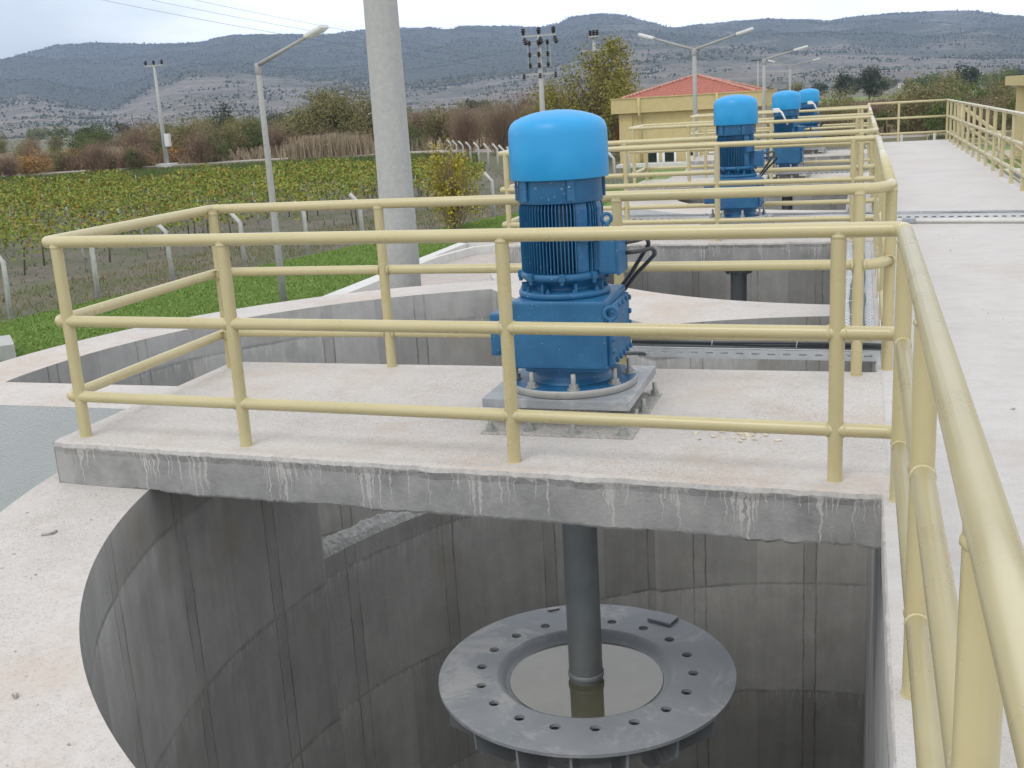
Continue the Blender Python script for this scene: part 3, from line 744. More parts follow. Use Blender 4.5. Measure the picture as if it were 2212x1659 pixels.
    mf = mb.build('mounting_flange', [M['body'], M['rim']], A)
    for k in range(8):
        a = R_(45 * k - 75); mb = MB(); nut(mb, 0.285 * math.cos(a), 0.285 * math.sin(a), 0.186, 0.022, 0.022, 0.05, 0.012); mb.build('flange_nut', M['zinc'], mf)
    # base plate on studs, anchor plate
    mb = MB(); mb.box((-0.012, 0.03, 0.124), (0.73, 0.72, 0.046), 0, bev=0.004); mb.build('base_plate', M['plate'], A)
    mb = MB(); mb.box((0.02, -0.06, 0.007), (0.74, 0.80, 0.012), 0, bev=0.003); mb.cyl((0, 0, 0), 0.2, 0.01, 0.10, 32); ap = mb.build('anchor_plate', M['debris'], A)
    for x, y in [(-0.31, -0.42), (-0.12, -0.39), (0.10, -0.42), (0.34, -0.42), (0.36, -0.02), (0.36, 0.30), (-0.31, 0.30), (-0.32, -0.05), (0.0, 0.31), (0.36, -0.21)]:
        mb = MB(); nut(mb, x, y, 0.013, 0.023, 0.022, 0.045 if abs(y) > 0.3 else 0.04, 0.012); mb.build('anchor_nut', M['zinc'], ap)
    # shaft
    mb = MB(); mb.cyl((0, 0, 0), 0.0915, -1.60, 0.02, 40); mb.lathe([(0.0915, -1.46), (0.0975, -1.465), (0.0975, -1.487), (0.0915, -1.492)], n=40)
    sh = mb.build('drive_shaft', M['shaft'], A)
    mb = MB(); mb.cyl((0, 0, 0), 0.16, -0.232, -0.215, 32)
    for k in range(8):
        a = R_(45 * k + 8); mb.cyl((0.135 * math.cos(a), 0.135 * math.sin(a), 0), 0.009, -0.29, -0.215, 8)
    mb.build('shaft_bolts', M['galv'], sh)
    # impeller
    def circ(r, n, c=(0, 0)): return [Vector((c[0] + r * math.cos(2 * PI * i / n), c[1] + r * math.sin(2 * PI * i / n), 0)) for i in range(n)]
    RO, RI = 0.80, 0.485
    loops = [circ(RO, 128), circ(RI, 96)] + [circ(0.028, 14, (0.575 * math.cos(R_(20 * k + 8)), 0.575 * math.sin(R_(20 * k + 8)))) for k in range(18)]
    fl_ = [p for q in loops for p in q]; tr = tessellate_polygon(loops)
    mb = MB(); ZD = -1.462; TH = 0.018
    mb.add([(p.x, p.y, ZD) for p in fl_], [list(t) for t in tr]); mb.add([(p.x, p.y, ZD - TH) for p in fl_], [list(t)[::-1] for t in tr])
    for q in [loops[0]] + loops[2:]:
        n = len(q); mb.add([(p.x, p.y, ZD) for p in q] + [(p.x, p.y, ZD - TH) for p in q], [(i, (i + 1) % n, (i + 1) % n + n, i + n) for i in range(n)], 0, False)
    mb.lathe([(RI, ZD), (0.468, ZD - 0.006), (0.445, ZD - 0.032), (0.425, ZD - 0.05), (0.405, ZD - 0.055), (0.38, ZD - 0.085), (0.0, ZD - 0.10)], n=96)
    imp = mb.build('impeller_disc', M['disc'], A)
    mb = MB(); mb.lathe([(0.50, ZD - TH), (0.49, ZD - 0.25), (0.40, ZD - 0.36), (0.0, ZD - 0.36)], n=64); mb.build('impeller_hub', M['disc'], imp)
    for k in range(18):
        a = R_(20 * k - 2); mb = MB()
        c, s_ = math.cos(a), math.sin(a)
        t = Vector((-s_, c, 0)) * 0.006
        def P(r, z): return Vector((r * c, r * s_, z))
        q = [P(0.49, ZD - TH), P(0.785, ZD - TH), P(0.775, ZD - 0.13), P(0.56, ZD - 0.30), P(0.49, ZD - 0.30)]
        mb.add([p + t for p in q] + [p - t for p in q], [[0, 1, 2, 3, 4], [9, 8, 7, 6, 5]] + [[i, (i + 1) % 5, (i + 1) % 5 + 5, i + 5] for i in range(5)])
        mb.build('impeller_blade', M['disc'], imp)
    mb = MB(); mb.box((0.31, 0.655, ZD + 0.012), (0.15, 0.11, 0.016), 0, rz=R_(-18), bev=0.002); mb.build('balance_plate', M['disc'], imp)
    mb = MB(); mb.box((-0.36, 0.665, ZD + 0.006), (0.07, 0.02, 0.010), 0, rz=R_(35)); mb.build('weld_lug', M['rim'], imp)
    # supply cables: looped from the terminal box down
    for pts in ([(0.32, -0.06, 0.80), (0.38, -0.06, 0.82), (0.42, -0.05, 0.875), (0.36, -0.03, 0.88), (0.30, 0.0, 0.87)],):
        pass
    for dx, dz in ((0.0, 0.0), (0.03, -0.05)):
        mb = MB(); mb.tube([(0.27, 0.05, 0.845 + dz), (0.32 + dx, 0.07, 0.85 + dz), (0.375 + dx, 0.10, 0.862 + dz), (0.385 + dx, 0.12, 0.83 + dz), (0.26 + dx, 0.25, 0.66), (0.13 + dx, 0.33, 0.50), (0.10 + dx, 0.42, 0.20), (0.12 + dx, 1.05, 0.06), (0.1 + dx, 1.3, -0.01)], 0.0105, 10, bend=0.03)
        mb.build('supply_cable', M['cable'], A)
    for ch in A.children:
        if ch.name.split('.')[0] in ('fan_cowl', 'cooling_sleeve', 'motor_body', 'end_shield', 'terminal_box', 'lifting_lug', 'motor_flange'): ch.location.x = -0.022
    return A
AX = [-1.525, -1.46, -1.38, -1.33]
aer = make_aerator()
al = ['', 'second blue motor from the camera, pale scraped patch on its gearbox', 'third blue motor along the row, smaller and partly behind rails', 'farthest blue motor at the end of the row of bridges']
for i in range(1, 4):
    c = copy_tree(aer, None, (AX[i], BAY[i], 0)); c['label'] = al[i]
# bolted coupling visible on the second shaft
def find(o, n): return [k for k in o.children if k.name.split('.')[0] == n][0]
aer2 = [o for o in C.objects if o.get('label') == al[1]][0]
mb = MB(); mb.cyl((0, 0, 0), 0.155, -0.40, -0.37, 32, 0, 0.003); mb.cyl((0, 0, 0), 0.155, -0.45, -0.41, 32, 0, 0.003)
for k in range(10):
    a = R_(36 * k); mb.hexn((0.13 * math.cos(a), 0.13 * math.sin(a), 0), 0.016, -0.475, -0.345)
mb.build('shaft_coupling', M['shaft'], find(aer2, 'drive_shaft'))
# standing water in the dished middles
for i in range(4):
    mb = MB(); mb.lathe([(0.0, 0.0), (0.415, 0.0)], n=64, smooth=False)
    o = mb.build('puddle', M['puddle']); o.location = (AX[i], BAY[i], -1.510)
    tag(o, ['murky rainwater pooled in the dished middle of the nearest grey disc', 'rainwater lying in the second aerator disc', 'rainwater lying in the third aerator disc', 'rainwater lying in the farthest aerator disc'][i], 'puddle', 'rainwater in the aerator discs')

# ------------------------------------------------------------------ cable trays
def slotted(mb, a, b, h, th, pitch=0.09, sl=0.045, sh=0.012):
    """upright flange from a to b with real slots"""
    a = Vector(a); b = Vector(b); d = (b - a); Ln = d.length; u = d / Ln; n = int(Ln / pitch)
    z0, z1, z2, z3 = 0, h / 2 - sh / 2, h / 2 + sh / 2, h
    def q(s0, s1, za, zb):
        p = [a + u * s0, a + u * s1]; mb.add([(p[0].x, p[0].y, p[0].z + za), (p[1].x, p[1].y, p[1].z + za), (p[1].x, p[1].y, p[1].z + zb), (p[0].x, p[0].y, p[0].z + zb)], [(0, 1, 2, 3)])
    q(0, Ln, z0, z1); q(0, Ln, z2, z3); s = 0
    for k in range(n):
        q(s, k * pitch + (pitch - sl) / 2, z1, z2); s = k * pitch + (pitch + sl) / 2
    q(s, Ln, z1, z2)
def tray(name, a, b, wd, label, group, ncab=4, h=0.06, perf=True, cover=False):
    """channel tray from a to b (left edge line), width wd to its right"""
    a = Vector(a); b = Vector(b); u = (b - a).normalized(); r = Vector((u.y, -u.x, 0)) * wd; ang = math.atan2(u.y, u.x)
    root = empty(name, a, label, 'cable tray', group)
    Ln = (b - a).length
    # local frame: y along, x across
    root.rotation_euler = (0, 0, ang - PI / 2)
    mb = MB(); mb.add([(0, 0, 0), (wd, 0, 0), (wd, Ln, 0), (0, Ln, 0)], [(0, 1, 2, 3)]); mb.build('tray_bottom', M['perf'] if perf else M['galv'], root)
    for x in (0, wd):
        mb = MB(); slotted(mb, (x, 0, 0), (x, Ln, 0), h, 0); mb.tube([(x, 0, h), (x, Ln, h)], 0.0035, 6)
        mb.build('tray_flange', M['galv'], root)
    rr = random.Random(Ln)
    for k in range(ncab):
        pts = []; x = wd * (0.12 + 0.55 * k / max(1, ncab - 1)) if not cover else 0.03 + 0.02 * k
        for j in range(int(Ln / 0.35) + 2):
            pts.append((x + rr.uniform(-0.012, 0.012), min(j * 0.35, Ln), 0.014 + 0.012 * rr.random() + 0.018 * (k % 3)))
        mb = MB(); mb.tube(pts, 0.0105, 8, bend=0.12, segs=3); mb.build('cable', M['cable'], root)
    for j in range(int(Ln / 0.5)):
        mb = MB(); y = 0.25 + j * 0.5; mb.tube([(0.0, y, h * 0.2), (0.0, y, h + 0.01), (wd * 0.5, y + 0.01, h + 0.015), (wd * 0.5, y, 0.01)], 0.0022, 5); mb.build('cable_tie', M['white'], root)
    return root
GT = 'perforated steel cable trays'
tray('cable_tray', (-1.75, 6.72, 0.0), (-0.02, 6.66, 0.0), 0.30, 'open steel cable tray with black cables just behind the nearest motor', GT, 5)
for i, (y0, y1) in enumerate([(6.68, 11.6), (13.7, 18.9), (21.1, 26.3)]):
    lb = ['perforated steel cable tray along the walkway edge between the first two motors', 'perforated steel cable tray along the walkway edge between second and third motors', 'perforated steel cable tray along the walkway edge before the last motor'][i]
    t = tray('cable_tray', (-0.32, y0, -0.01), (-0.32, y1, -0.01), 0.30, lb, GT, 3, 0.055)
    for k in range(4):
        mb = MB(); y = 0.15 + k * 1.25; mb.box((0.315, y, 0.02), (0.035, 0.05, 0.05), 0, bev=0.004); mb.build('clamp', M['yellow'], t)
tray('cable_tray', (-4.2, 14.02, 0.01), (2.0, 13.20, 0.01), 0.25, 'steel cable tray with black cables laid across the walkway behind the second motor', GT, 4, 0.07, perf=False)
tray('cable_tray', (-1.6, 21.4, -0.04), (-0.02, 21.36, -0.04), 0.30, 'short steel cable tray behind the third motor', GT, 4, perf=False)
tray('cable_tray', (-1.4, 28.7, -0.04), (-0.02, 28.66, -0.04), 0.30, 'short steel cable tray behind the farthest motor', GT, 4, perf=False)
mb = MB(); mb.tube([(0.06, 12.98, 0.03), (1.0, 12.82, 0.03), (2.0, 12.62, 0.03)], 0.026, 12); o = mb.build('conduit_pipe', M['kerb'])
tag(o, 'pale conduit pipe lying across the walkway in front of the cable tray', 'pipe')
mb = MB(); mb.box((0.36, 12.93, 0.032), (0.14, 0.075, 0.06), 0, rz=-0.17, bev=0.006); cb = mb.build('pipe_joint', M['plate'], o)
# small floodlights clamped on far rails
def flood(loc, label, flip=1):
    root = empty('floodlight', loc, label, 'floodlight', 'white floodlights clamped to the far railings')
    mb = MB(); mb.tube([(0, 0, -0.16), (-0.10 * flip, 0, 0.05), (-0.17 * flip, 0.02, 0.10)], 0.016, 8, bend=0.03); mb.build('bracket', M['white'], root)
    mb = MB(); mb.box((-0.19 * flip, 0.03, 0.08), (0.09, 0.10, 0.07), 0, rz=0.4, bev=0.01); mb.build('lamp_head', M['white'], root)
flood((-1.33, 19.15, 1.10), 'white floodlight on the rail in front of the third motor')
flood((-1.10, 26.45, 1.10), 'white floodlight on the rail in front of the farthest motor')

# debris on the decks
def lumps(name, cx, cy, z, sx, sy, n, s, mat, seed):
    rs = random.Random(seed); mb = MB()
    for k in range(n):
        x, y = cx + rs.gauss(0, sx), cy + rs.gauss(0, sy); r = s * rs.uniform(0.4, 1.3)
        if z < -0.1 and not 3.7 < math.hypot(x, y - 5.2) < 4.15: continue
        if name == 'walkway_grit' and not 0.1 < x < 1.9: continue
        vs = [Vector((x, y, z)) + Vector((rs.uniform(-1, 1) * r, rs.uniform(-1, 1) * r, rs.uniform(-0.1, 0.6) * r)) for _ in range(7)]
        bm = bmesh.new()
        for v in vs: bm.verts.new(v)
        try:
            bmesh.ops.convex_hull(bm, input=bm.verts[:]); bm.verts.index_update()
            mb.add([v.co.copy() for v in bm.verts], [[v.index for v in f.verts] for f in bm.faces])
        except Exception: pass
        bm.free()
    return mb.build(name, mat)
o = lumps('mortar_crumbs', -0.68, 4.86, 0.001, 0.085, 0.04, 60, 0.016, M['dust'], 1); tag(o, 'crumbled pale mortar on the bridge right of the blue motor', 'rubble', kind='stuff')
o = lumps('grit', -2.9, 3.0, ZT + 0.001, 0.7, 0.9, 200, 0.007, M['debris'], 2); tag(o, 'scattered grey grit on the curved wall top at left', 'grit', kind='stuff')
o = lumps('walkway_grit', 1.0, 7.5, 0.001, 0.6, 3.5, 60, 0.010, M['debris'], 4); tag(o, 'tiny bits of grit scattered over the pale walkway', 'grit', kind='stuff')
for (x, y, z, a, ln) in [(-3.62, 3.72, ZT, 0.5, 0.045), (-2.80, 2.42, ZT, 2.2, 0.035), (-2.70, 2.50, ZT, 2.0, 0.02)]:
    mb = MB(); mb.tube([(x, y, z + 0.006), (x + ln * math.cos(a), y + ln * math.sin(a), z + 0.008), (x + 1.5 * ln * math.cos(a + 0.5), y + 1.5 * ln * math.sin(a + 0.5), z + 0.004)], 0.006, 6)
    o = mb.build('chip', M['debris']); tag(o, {0.5: 'rusty curved sliver on the left wall top below the bridge end', 2.2: 'longer grey chip at the left picture edge', 2.0: 'shorter grey chip beside the longer one at left edge'}[a], 'chip')

# ------------------------------------------------------------------ ground
gh = [Vector((x, y, 0)) for x, y in [(-3.5, -2.9), (1.7, -2.9), (1.7, 31.0), (-0.6, 31.0)] + pick((0, 27.25), 3.9, 105, 178, 10) + pick((0, 19.9), 3.75, 178, 182, 2) + pick((0, 12.55), 3.75, 178, 190, 3) + [(-4.2, 10.6), (-5.4, 9.4), (-6.3, 8.0), (-6.4, 5.9), (-4.0, 5.9), (-3.9, 4.6), (-3.75, 3.4)]]
# keep the hole inside the walls everywhere: clip x by the outer outline
BIG = [Vector(v) for v in [(-9000, -3000, 0), (9000, -3000, 0), (9000, 12000, 0), (-9000, 12000, 0)]]
inset = []
for i in range(len(outer)):
    a, b, c = Vector(outer[i - 1]), Vector(outer[i]), Vector(outer[(i + 1) % len(outer)])
    t = (c - a).normalized(); nrm = Vector((t.y, -t.x)); inset.append((b, nrm))
area = sum(outer[i - 1][0] * outer[i][1] - outer[i][0] * outer[i - 1][1] for i in range(len(outer)))
sgn = -1 if area > 0 else 1
hol = clean([tuple(b + n * sgn * 0.12) for b, n in inset], 0.1)
hole3 = [Vector((x, y, 0)) for x, y in hol]
t = tessellate_polygon([BIG, hole3]); fl3 = BIG + hole3
mb = MB(); mb.add([(p.x, p.y, GZ) for p in fl3], [list(q) for q in t])
g = mb.build('ground', M['ground'], fix=False)
if g.data.polygons[0].normal.z < 0: g.data.flip_normals()
tag(g, kind='structure')
def sheet(name, poly, z, mat, kind='structure', sub=0):
    t = tessellate_polygon([[Vector((x, y, 0)) for x, y in poly]])
    mb = MB(); mb.add([(x, y, z) for x, y in poly], [list(q) for q in t]); o = mb.build(name, mat, fix=False)
    if o.data.polygons[0].normal.z < 0: o.data.flip_normals()
    tag(o, kind=kind); return o
lawnp = [(-21.4, 12.0), (-20.5, 21.5), (-19.9, 25.0), (-18.4, 30.5), (-16.8, 36.5), (-15.2, 41.5), (-14.0, 46), (-12.3, 58), (-11.5, 66), (-17.5, 80), (-10.2, 72), (-10.5, 36), (-12.95, 34.5), (-12.85, 25.0), (-12.8, 10), (-8, -2), (-22, -2)]
sheet('lawn', lawnp, GZ + 0.004, M['lawn'])
sheet('pavement', [(-12.65, 8), (-12.65, 34.3), (-10.6, 34.3), (-10.4, 72), (-6.0, 72), (-4.3, 33), (-4.3, 22), (-5, 12), (-7.2, 10), (-7.2, 5.0)], GZ + 0.008, M['paver'])
sheet('vineyard_soil', [(-19.9, 24), (-21.9, 12), (-60, 12), (-110, 60), (-80, 95), (-36, 103), (-29, 84), (-19, 62), (-14.3, 47)], GZ + 0.0045, M['soil'])
def wallstrip(name, pts, wd, z0, h, mat, label=None, cat=None):
    mb = MB()
    for a, b in zip(pts[:-1], pts[1:]):
        a = Vector(a); b = Vector(b); c = (a + b) / 2; d = b - a
        mb.box((c.x, c.y, z0 + h / 2), (d.length - 0.004, wd, h), 0, rz=math.atan2(d.y, d.x))
    o = mb.build(name, mat)
    if label: tag(o, label, cat)
    else: tag(o, kind='structure')
    return o
wallstrip('kerb', [(-12.75, 8), (-12.75, 34.4), (-10.5, 34.4)], 0.35, GZ, 0.16, M['kerb'])
wallstrip('kerb', [(-12.3, 22), (-12.25, 30.5), (-11.8, 32.6), (-10.8, 33.4), (-9.8, 33.4)], 0.16, GZ, 0.24, M['kerb'])
wallstrip('block', [(-17.9, 18.5), (-17.0, 17.6)], 0.9, GZ, 0.34, M['pole'], 'pale concrete block on the lawn at the left picture edge', 'concrete block')
# dirt road
rp = [(-190, 55), (-130, 82), (-88, 97.5), (-76, 105.3), (-66, 108.6), (-55, 110.6), (-44, 110.8), (-36, 106), (-29, 100), (-20, 97), (-5, 96), (30, 99)]
l_, r_2 = [], []
for i, p in enumerate(rp):
    a = Vector(rp[max(0, i - 1)]); b = Vector(rp[min(len(rp) - 1, i + 1)]); t = (b - a).normalized(); n = Vector((-t.y, t.x)); p = Vector(p)
    l_.append(tuple(p + n * 2.2)); r_2.append(tuple(p - n * 2.2))
mb = MB()
for i in range(len(rp) - 1):
    mb.add([(*l_[i], GZ + 0.2), (*r_2[i], GZ + 0.2), (*r_2[i + 1], GZ + 0.2), (*l_[i + 1], GZ + 0.2)], [(0, 1, 2, 3)])
    a, b = Vector(r_2[i]), Vector(r_2[i + 1]); t = (b - a).normalized(); n = Vector((t.y, -t.x)) * 1.2
    mb.add([(*r_2[i], GZ + 0.2), (*(a + n), GZ - 0.05), (*(b + n), GZ - 0.05), (*r_2[i + 1], GZ + 0.2)], [(0, 1, 2, 3)], 1)
tag(mb.build('dirt_road', [M['road'], M['ground']]), kind='structure')
# right-hand yard
sheet('asphalt', [(2.1, -3), (40, -3), (40, 55.0), (2.1, 58.5)], GZ + 0.004, M['asphalt'])
wallstrip('kerb', [(2.5, 58.9), (40, 55.5)], 0.7, GZ, 0.12, M['kerb'])
sheet('lawn', [(2.1, 59.3), (40, 56), (40, 66.2), (2.1, 67.8)], GZ + 0.006, M['lawn'])
wallstrip('kerb', [(2.5, 68.0), (40, 66.5)], 0.5, GZ, 0.12, M['kerb'])
sheet('pavement', [(2.1, 68.4), (40, 66.9), (40, 72), (2.1, 73.5)], GZ + 0.006, M['paver'])
wallstrip('kerb', [(2.5, 73.7), (40, 72.2)], 0.4, GZ, 0.12, M['kerb'])
sheet('lawn', [(2.1, 74), (40, 72.6), (40, 80), (2.1, 80)], GZ + 0.006, M['lawn'])
wallstrip('kerb', [(3.0, 53.8), (7.5, 51.6)], 0.5, GZ, 0.12, M['kerb'])
# ground-level basin railings in the yard
for yy, lab in ((66.0, 'low cream railing on the lawn beyond the far right walkway rail, nearer one'), (79.5, 'low cream railing far across the yard behind the stair, farther one')):
    root = empty('railing', (8, yy, GZ), lab, 'railing', 'cream railings in the yard on the right')
    for k in range(7): add_post(root, -4 + k * 2.4, 0.0, 1.0, 0.03)
    for nm, z in (('top_rail', 1.0), ('middle_rail', 0.6), ('bottom_rail', 0.25)): add_rail(root, nm, [(-4, 0, z), (10.4, 0, z)], 0.03)

# ------------------------------------------------------------------ stair at the far end of the walkway
st = empty('stairs', (2.05, 29.6, -1.5), 'concrete stair with cream handrails descending at the far right end of the walkway', 'stairs')
mb = MB(); ns = 17
for k in range(ns): mb.box((0.12 + k * 0.21, 0.4, 1.5 - 0.09 - k * 0.176 - 0.06), (0.24, 1.1, 0.12), 0)
mb.build('steps', M['top'], st)
for yy in (-0.15, 0.95):
    mb = MB()
    for z, r in ((1.0, 0.028), (0.62, 0.025), (0.25, 0.025)):
        mb.tube([(-0.05, yy, 1.5 + z - 0.0), (3.65, yy, -1.5 + z)], r, 10)
    for k in range(5): mb.tube([(0.1 + k * 0.87, yy, 1.5 - (0.1 + k * 0.87) * 0.811), (0.1 + k * 0.87, yy, 1.5 + 1.0 - (0.1 + k * 0.87) * 0.811)], 0.026, 10)
    mb.build('handrail', M['rail'], st)

# ------------------------------------------------------------------ fences
def fence(pts, label, arm, hgt=1.45):
    root = empty('fence', (*pts[0], GZ), label, 'fence', 'wire fences on bent concrete posts')
    o = Vector((*pts[0], GZ)); me = None; rs = random.Random(len(pts)); tops = []
    for p in pts:
        tl = rs.uniform(-0.03, 0.03)
        if me is None:
            mb = MB(); mb.tube([(0, 0, -0.1), (0, 0, hgt), (arm[0] * 0.30, arm[1] * 0.30, hgt + 0.36)], 0.09, 4, r2=0.075)
            po = mb.build('post', M['post'], root); me = po.data
        else:
            po = bpy.data.objects.new('post', me); C.objects.link(po); po.parent = root
        po.location = (p[0] - o.x, p[1] - o.y, rs.uniform(-0.05, 0.03)); po.rotation_euler = (tl, rs.uniform(-0.03, 0.03), rs.uniform(-0.15, 0.15))
        tops.append(po.location)
    for z in (0.2, 0.5, 0.8, 1.1, 1.4):
        mb = MB(); mb.tube([(q.x, q.y, z + rs.uniform(-0.02, 0.02)) for q in tops], 0.004, 4); mb.build('wire', M['wire'], root)
    return root
def braced(x, y, label):
    root = empty('fence_post', (x, y, GZ), label, 'fence post', 'pale fence posts beyond the end of the walkway')
    mb = MB(); mb.tube([(0, 0, -0.1), (0, 0, 1.55)], 0.075, 4); mb.build('post', M['post'], root)
    return root
q = braced(3.9, 70.0, 'pale concrete fence post with two slanting braces beyond the walkway end')
for s_ in (-1, 1):
    mb = MB(); mb.tube([(s_ * 0.9, 0, 0), (0, 0, 1.15)], 0.05, 4); mb.build('brace', M['post'], q)
braced(2.1, 70.5, 'plain pale concrete fence post left of the braced one beyond the walkway end')
def along(wps, sp):
    out = []; d = 0; nxt = 0
    for a, b in zip(wps[:-1], wps[1:]):
        a = Vector(a); b = Vector(b); ln = (b - a).length
        while nxt <= d + ln: out.append(tuple(a.lerp(b, (nxt - d) / ln))); nxt += sp
        d += ln
    return out
fence(along([(-21.6, 16.6), (-20.62, 22.1), (-19.68, 27.6), (-17.5, 34.9), (-15.3, 42.5), (-13.2, 52.5), (-12.4, 62.0)], 2.85), 'fence of bent concrete posts between the lawn and the vineyard', (-1, -0.1))
fence(along([(-32.6, 87.0), (-29.5, 81.5), (-23.0, 70.6), (-20.3, 65.0), (-15.5, 57.0)], 3.0), 'far fence row of bent concrete posts beyond the yellowing shrub', (-1, -0.35), 1.65)

# ------------------------------------------------------------------ poles and lamps
def lamp_head(par, c, d, s=1.0):
    d = Vector(d).normalized(); rz = math.atan2(d.y, d.x); el = math.asin(d.z)
    mb = MB(); mb.box((0.28, 0, 0), (0.62, 0.24, 0.10), 0, bev=0.035); mb.box((0.32, 0, -0.05), (0.42, 0.17, 0.05), 0, bev=0.02)
    o = mb.build('lamp_head', M['lamp'], par); o.location = c; o.rotation_euler = (0, -el, rz); o.scale = (s, s, s); return o
def street_lamp(x, y, ztop, arms, label, r0=0.10, r1=0.065, sign=False):
    root = empty('street_lamp', (x, y, GZ), label, 'street lamp', 'concrete street lamps around the plant'); H = ztop - GZ
    mb = MB(); mb.tube([(0, 0, 0), (0, 0, H * 0.33), (0, 0, H * 0.66), (0, 0, H)], r0, 12, r2=r1); mb.cyl((0, 0, 0), r1 + 0.015, H - 0.22, H + 0.03, 12, 0, 0.005)
    mb.build('pole', M['steel_post'], root)
    for (dx, dy, dz) in arms:
        e = Vector((dx, dy, dz)); mb = MB(); mb.tube([(0, 0, H - 0.02), e * 0.98 + Vector((0, 0, H))], 0.055, 10, r2=0.035); mb.build('arm', M['steel_post'], root)
        lamp_head(root, e * 0.97 + Vector((0, 0, H)), e, 1.0)
    if sign:
        mb = MB(); mb.box((0, -0.135, 2.05), (0.05, 0.006, 0.22), 0); mb.box((0.06, -0.135, 2.13), (0.07, 0.006, 0.04), 0); mb.box((0.06, -0.135, 2.04), (0.06, 0.006, 0.04), 0); mb.box((0.10, -0.135, 2.09), (0.035, 0.006, 0.08), 0); mb.box((0.09, -0.135, 1.985), (0.04, 0.006, 0.09), 0)
        mb.build('painted_letter', M['red'], root)
street_lamp(-13.8, 23.96, 2.78, [(1.68, -0.5, 0.52)], 'single arm street lamp standing on the lawn at left', 0.095, 0.06)
street_lamp(-6.07, 42.0, 3.10, [(-1.60, 0.3, 0.52), (1.62, -0.2, 0.42)], 'tall double arm street lamp in front of the red roofed building', 0.105, 0.075, True)
street_lamp(-4.39, 52.0, 2.82, [(1.35, 0.1, 0.32)], 'single arm street lamp behind the second motor, right of the building', 0.10, 0.07)
street_lamp(-6.0, 98.0, 3.3, [(-1.3, 0.2, 0.42), (1.9, 0.1, 0.36)], 'farthest double arm street lamp above the third motor', 0.13, 0.10)
# big concrete pole
mb = MB(); mb.tube([(0, 0, 0), (0.0, 0, 3), (0.0, 0, 6), (-0.01, 0, 9.5), (-0.02, 0, 13)], 0.262, 40, r2=0.185)
o = mb.build('concrete_pole', M['pole']); o.location = (-6.22, 14.0, GZ); tag(o, 'very thick pale concrete pole rising past the top of the picture', 'pole')
o.rotation_euler = (0, R_(0.0), 0)
def insul(par, c, s=1.0, tilt=0.0):
    mb = MB(); mb.lathe([(0.0, 0), (0.05, 0), (0.06, 0.06), (0.13, 0.08), (0.05, 0.14), (0.15, 0.18), (0.06, 0.25), (0.14, 0.30), (0.05, 0.36), (0.0, 0.38)], n=10)
    o = mb.build('insulator', M['porc'], par); o.location = c; o.scale = (s, s, s); o.rotation_euler = (0, tilt, 0); return o
GP = 'concrete power line poles'
def upole(x, y, ztop, label, r0=0.2, r1=0.1):
    root = empty('utility_pole', (x, y, GZ), label, 'power pole', GP); H = ztop - GZ
    mb = MB(); mb.tube([(0, 0, 0), (0, 0, H / 2), (0, 0, H)], r0, 12, r2=r1); mb.build('pole', M['pole'], root); return root, H
root, H = upole(-72.1, 104.6, 7.6, 'slim power pole beside the dirt road with three dark insulators and a grey box', 0.27, 0.13)
mb = MB(); mb.box((0, 0, H + 0.06), (2.3, 0.18, 0.16), 0); mb.build('crossarm', M['pole'], root)
for dx in (-1.0, 0, 1.0): insul(root, (dx, 0, H + 0.12), 1.3)
mb = MB(); mb.box((0.55, -0.1, 2.9), (0.55, 0.45, 1.35), 0, bev=0.03); mb.build('meter_box', M['lamp'], root)
mb = MB(); mb.box((0, 0, 0.15), (1.8, 1.6, 0.6), 0, bev=0.05); mb.build('footing', M['kerb'], root)
root, H = upole(-18.4, 65.0, 5.35, 'power pole with switch frame and many dark insulators behind the nearest motor', 0.22, 0.11)
for z, wd in ((H + 0.0, 2.05), (H - 2.18, 2.15)):
    mb = MB(); mb.box((0, 0, z), (wd, 0.12, 0.10), 0); mb.build('crossarm', M['pole'], root)
for dx in (-0.95, 0, 0.9):
    insul(root, (dx, 0, H + 0.05), 1.15); insul(root, (dx + 0.06, -0.1, H - 0.08), 1.2, PI - 0.35); insul(root, (dx * 1.05, -0.1, H - 2.1), 0.9, PI)
for z in (H - 0.45, H - 1.1, H - 1.72):
    mb = MB(); mb.box((0, -0.12, z), (1.35, 0.07, 0.06), 0); mb.build('switch_bar', M['pole'], root)
    for dx in (-0.55, 0, 0.55): insul(root, (dx, -0.22, z - 0.12), 0.85)
for dx in (-0.68, 0.68):
    mb = MB(); mb.box((dx, -0.12, H - 1.1), (0.035, 0.05, 1.4), 0); mb.build('switch_frame', M['pole'], root)
for dx in (-0.55, 0, 0.55):
    mb = MB(); mb.tube([(dx, -0.24, H - 1.72), (dx, -0.26, H - 0.45)], 0.018, 6); mb.build('fuse', M['porc'], root)
root, H = upole(-20.85, 90.0, 6.4, 'more distant power pole rising behind the tall autumn tree', 0.22, 0.12)
mb = MB(); mb.box((0, 0, H), (0.75, 0.7, 0.12), 0); mb.build('crossarm', M['pole'], root)
mb = MB(); mb.box((0, 0, H - 1.05), (2.3, 0.14, 0.12), 0); mb.build('crossarm', M['pole'], root)
for dx in (-0.28, 0, 0.28): insul(root, (dx, 0, H + 0.05), 1.3)
for dx in (-1.05, 0, 1.05): insul(root, (dx, 0, H - 1.1), 0.7, PI)
root, H = upole(-16.6, 190.0, 6.2, 'thin far power pole above the tiled roof', 0.16, 0.10)
mb = MB(); mb.box((0, 0, H), (2.2, 0.2, 0.15), 0); mb.build('crossarm', M['porc'], root)
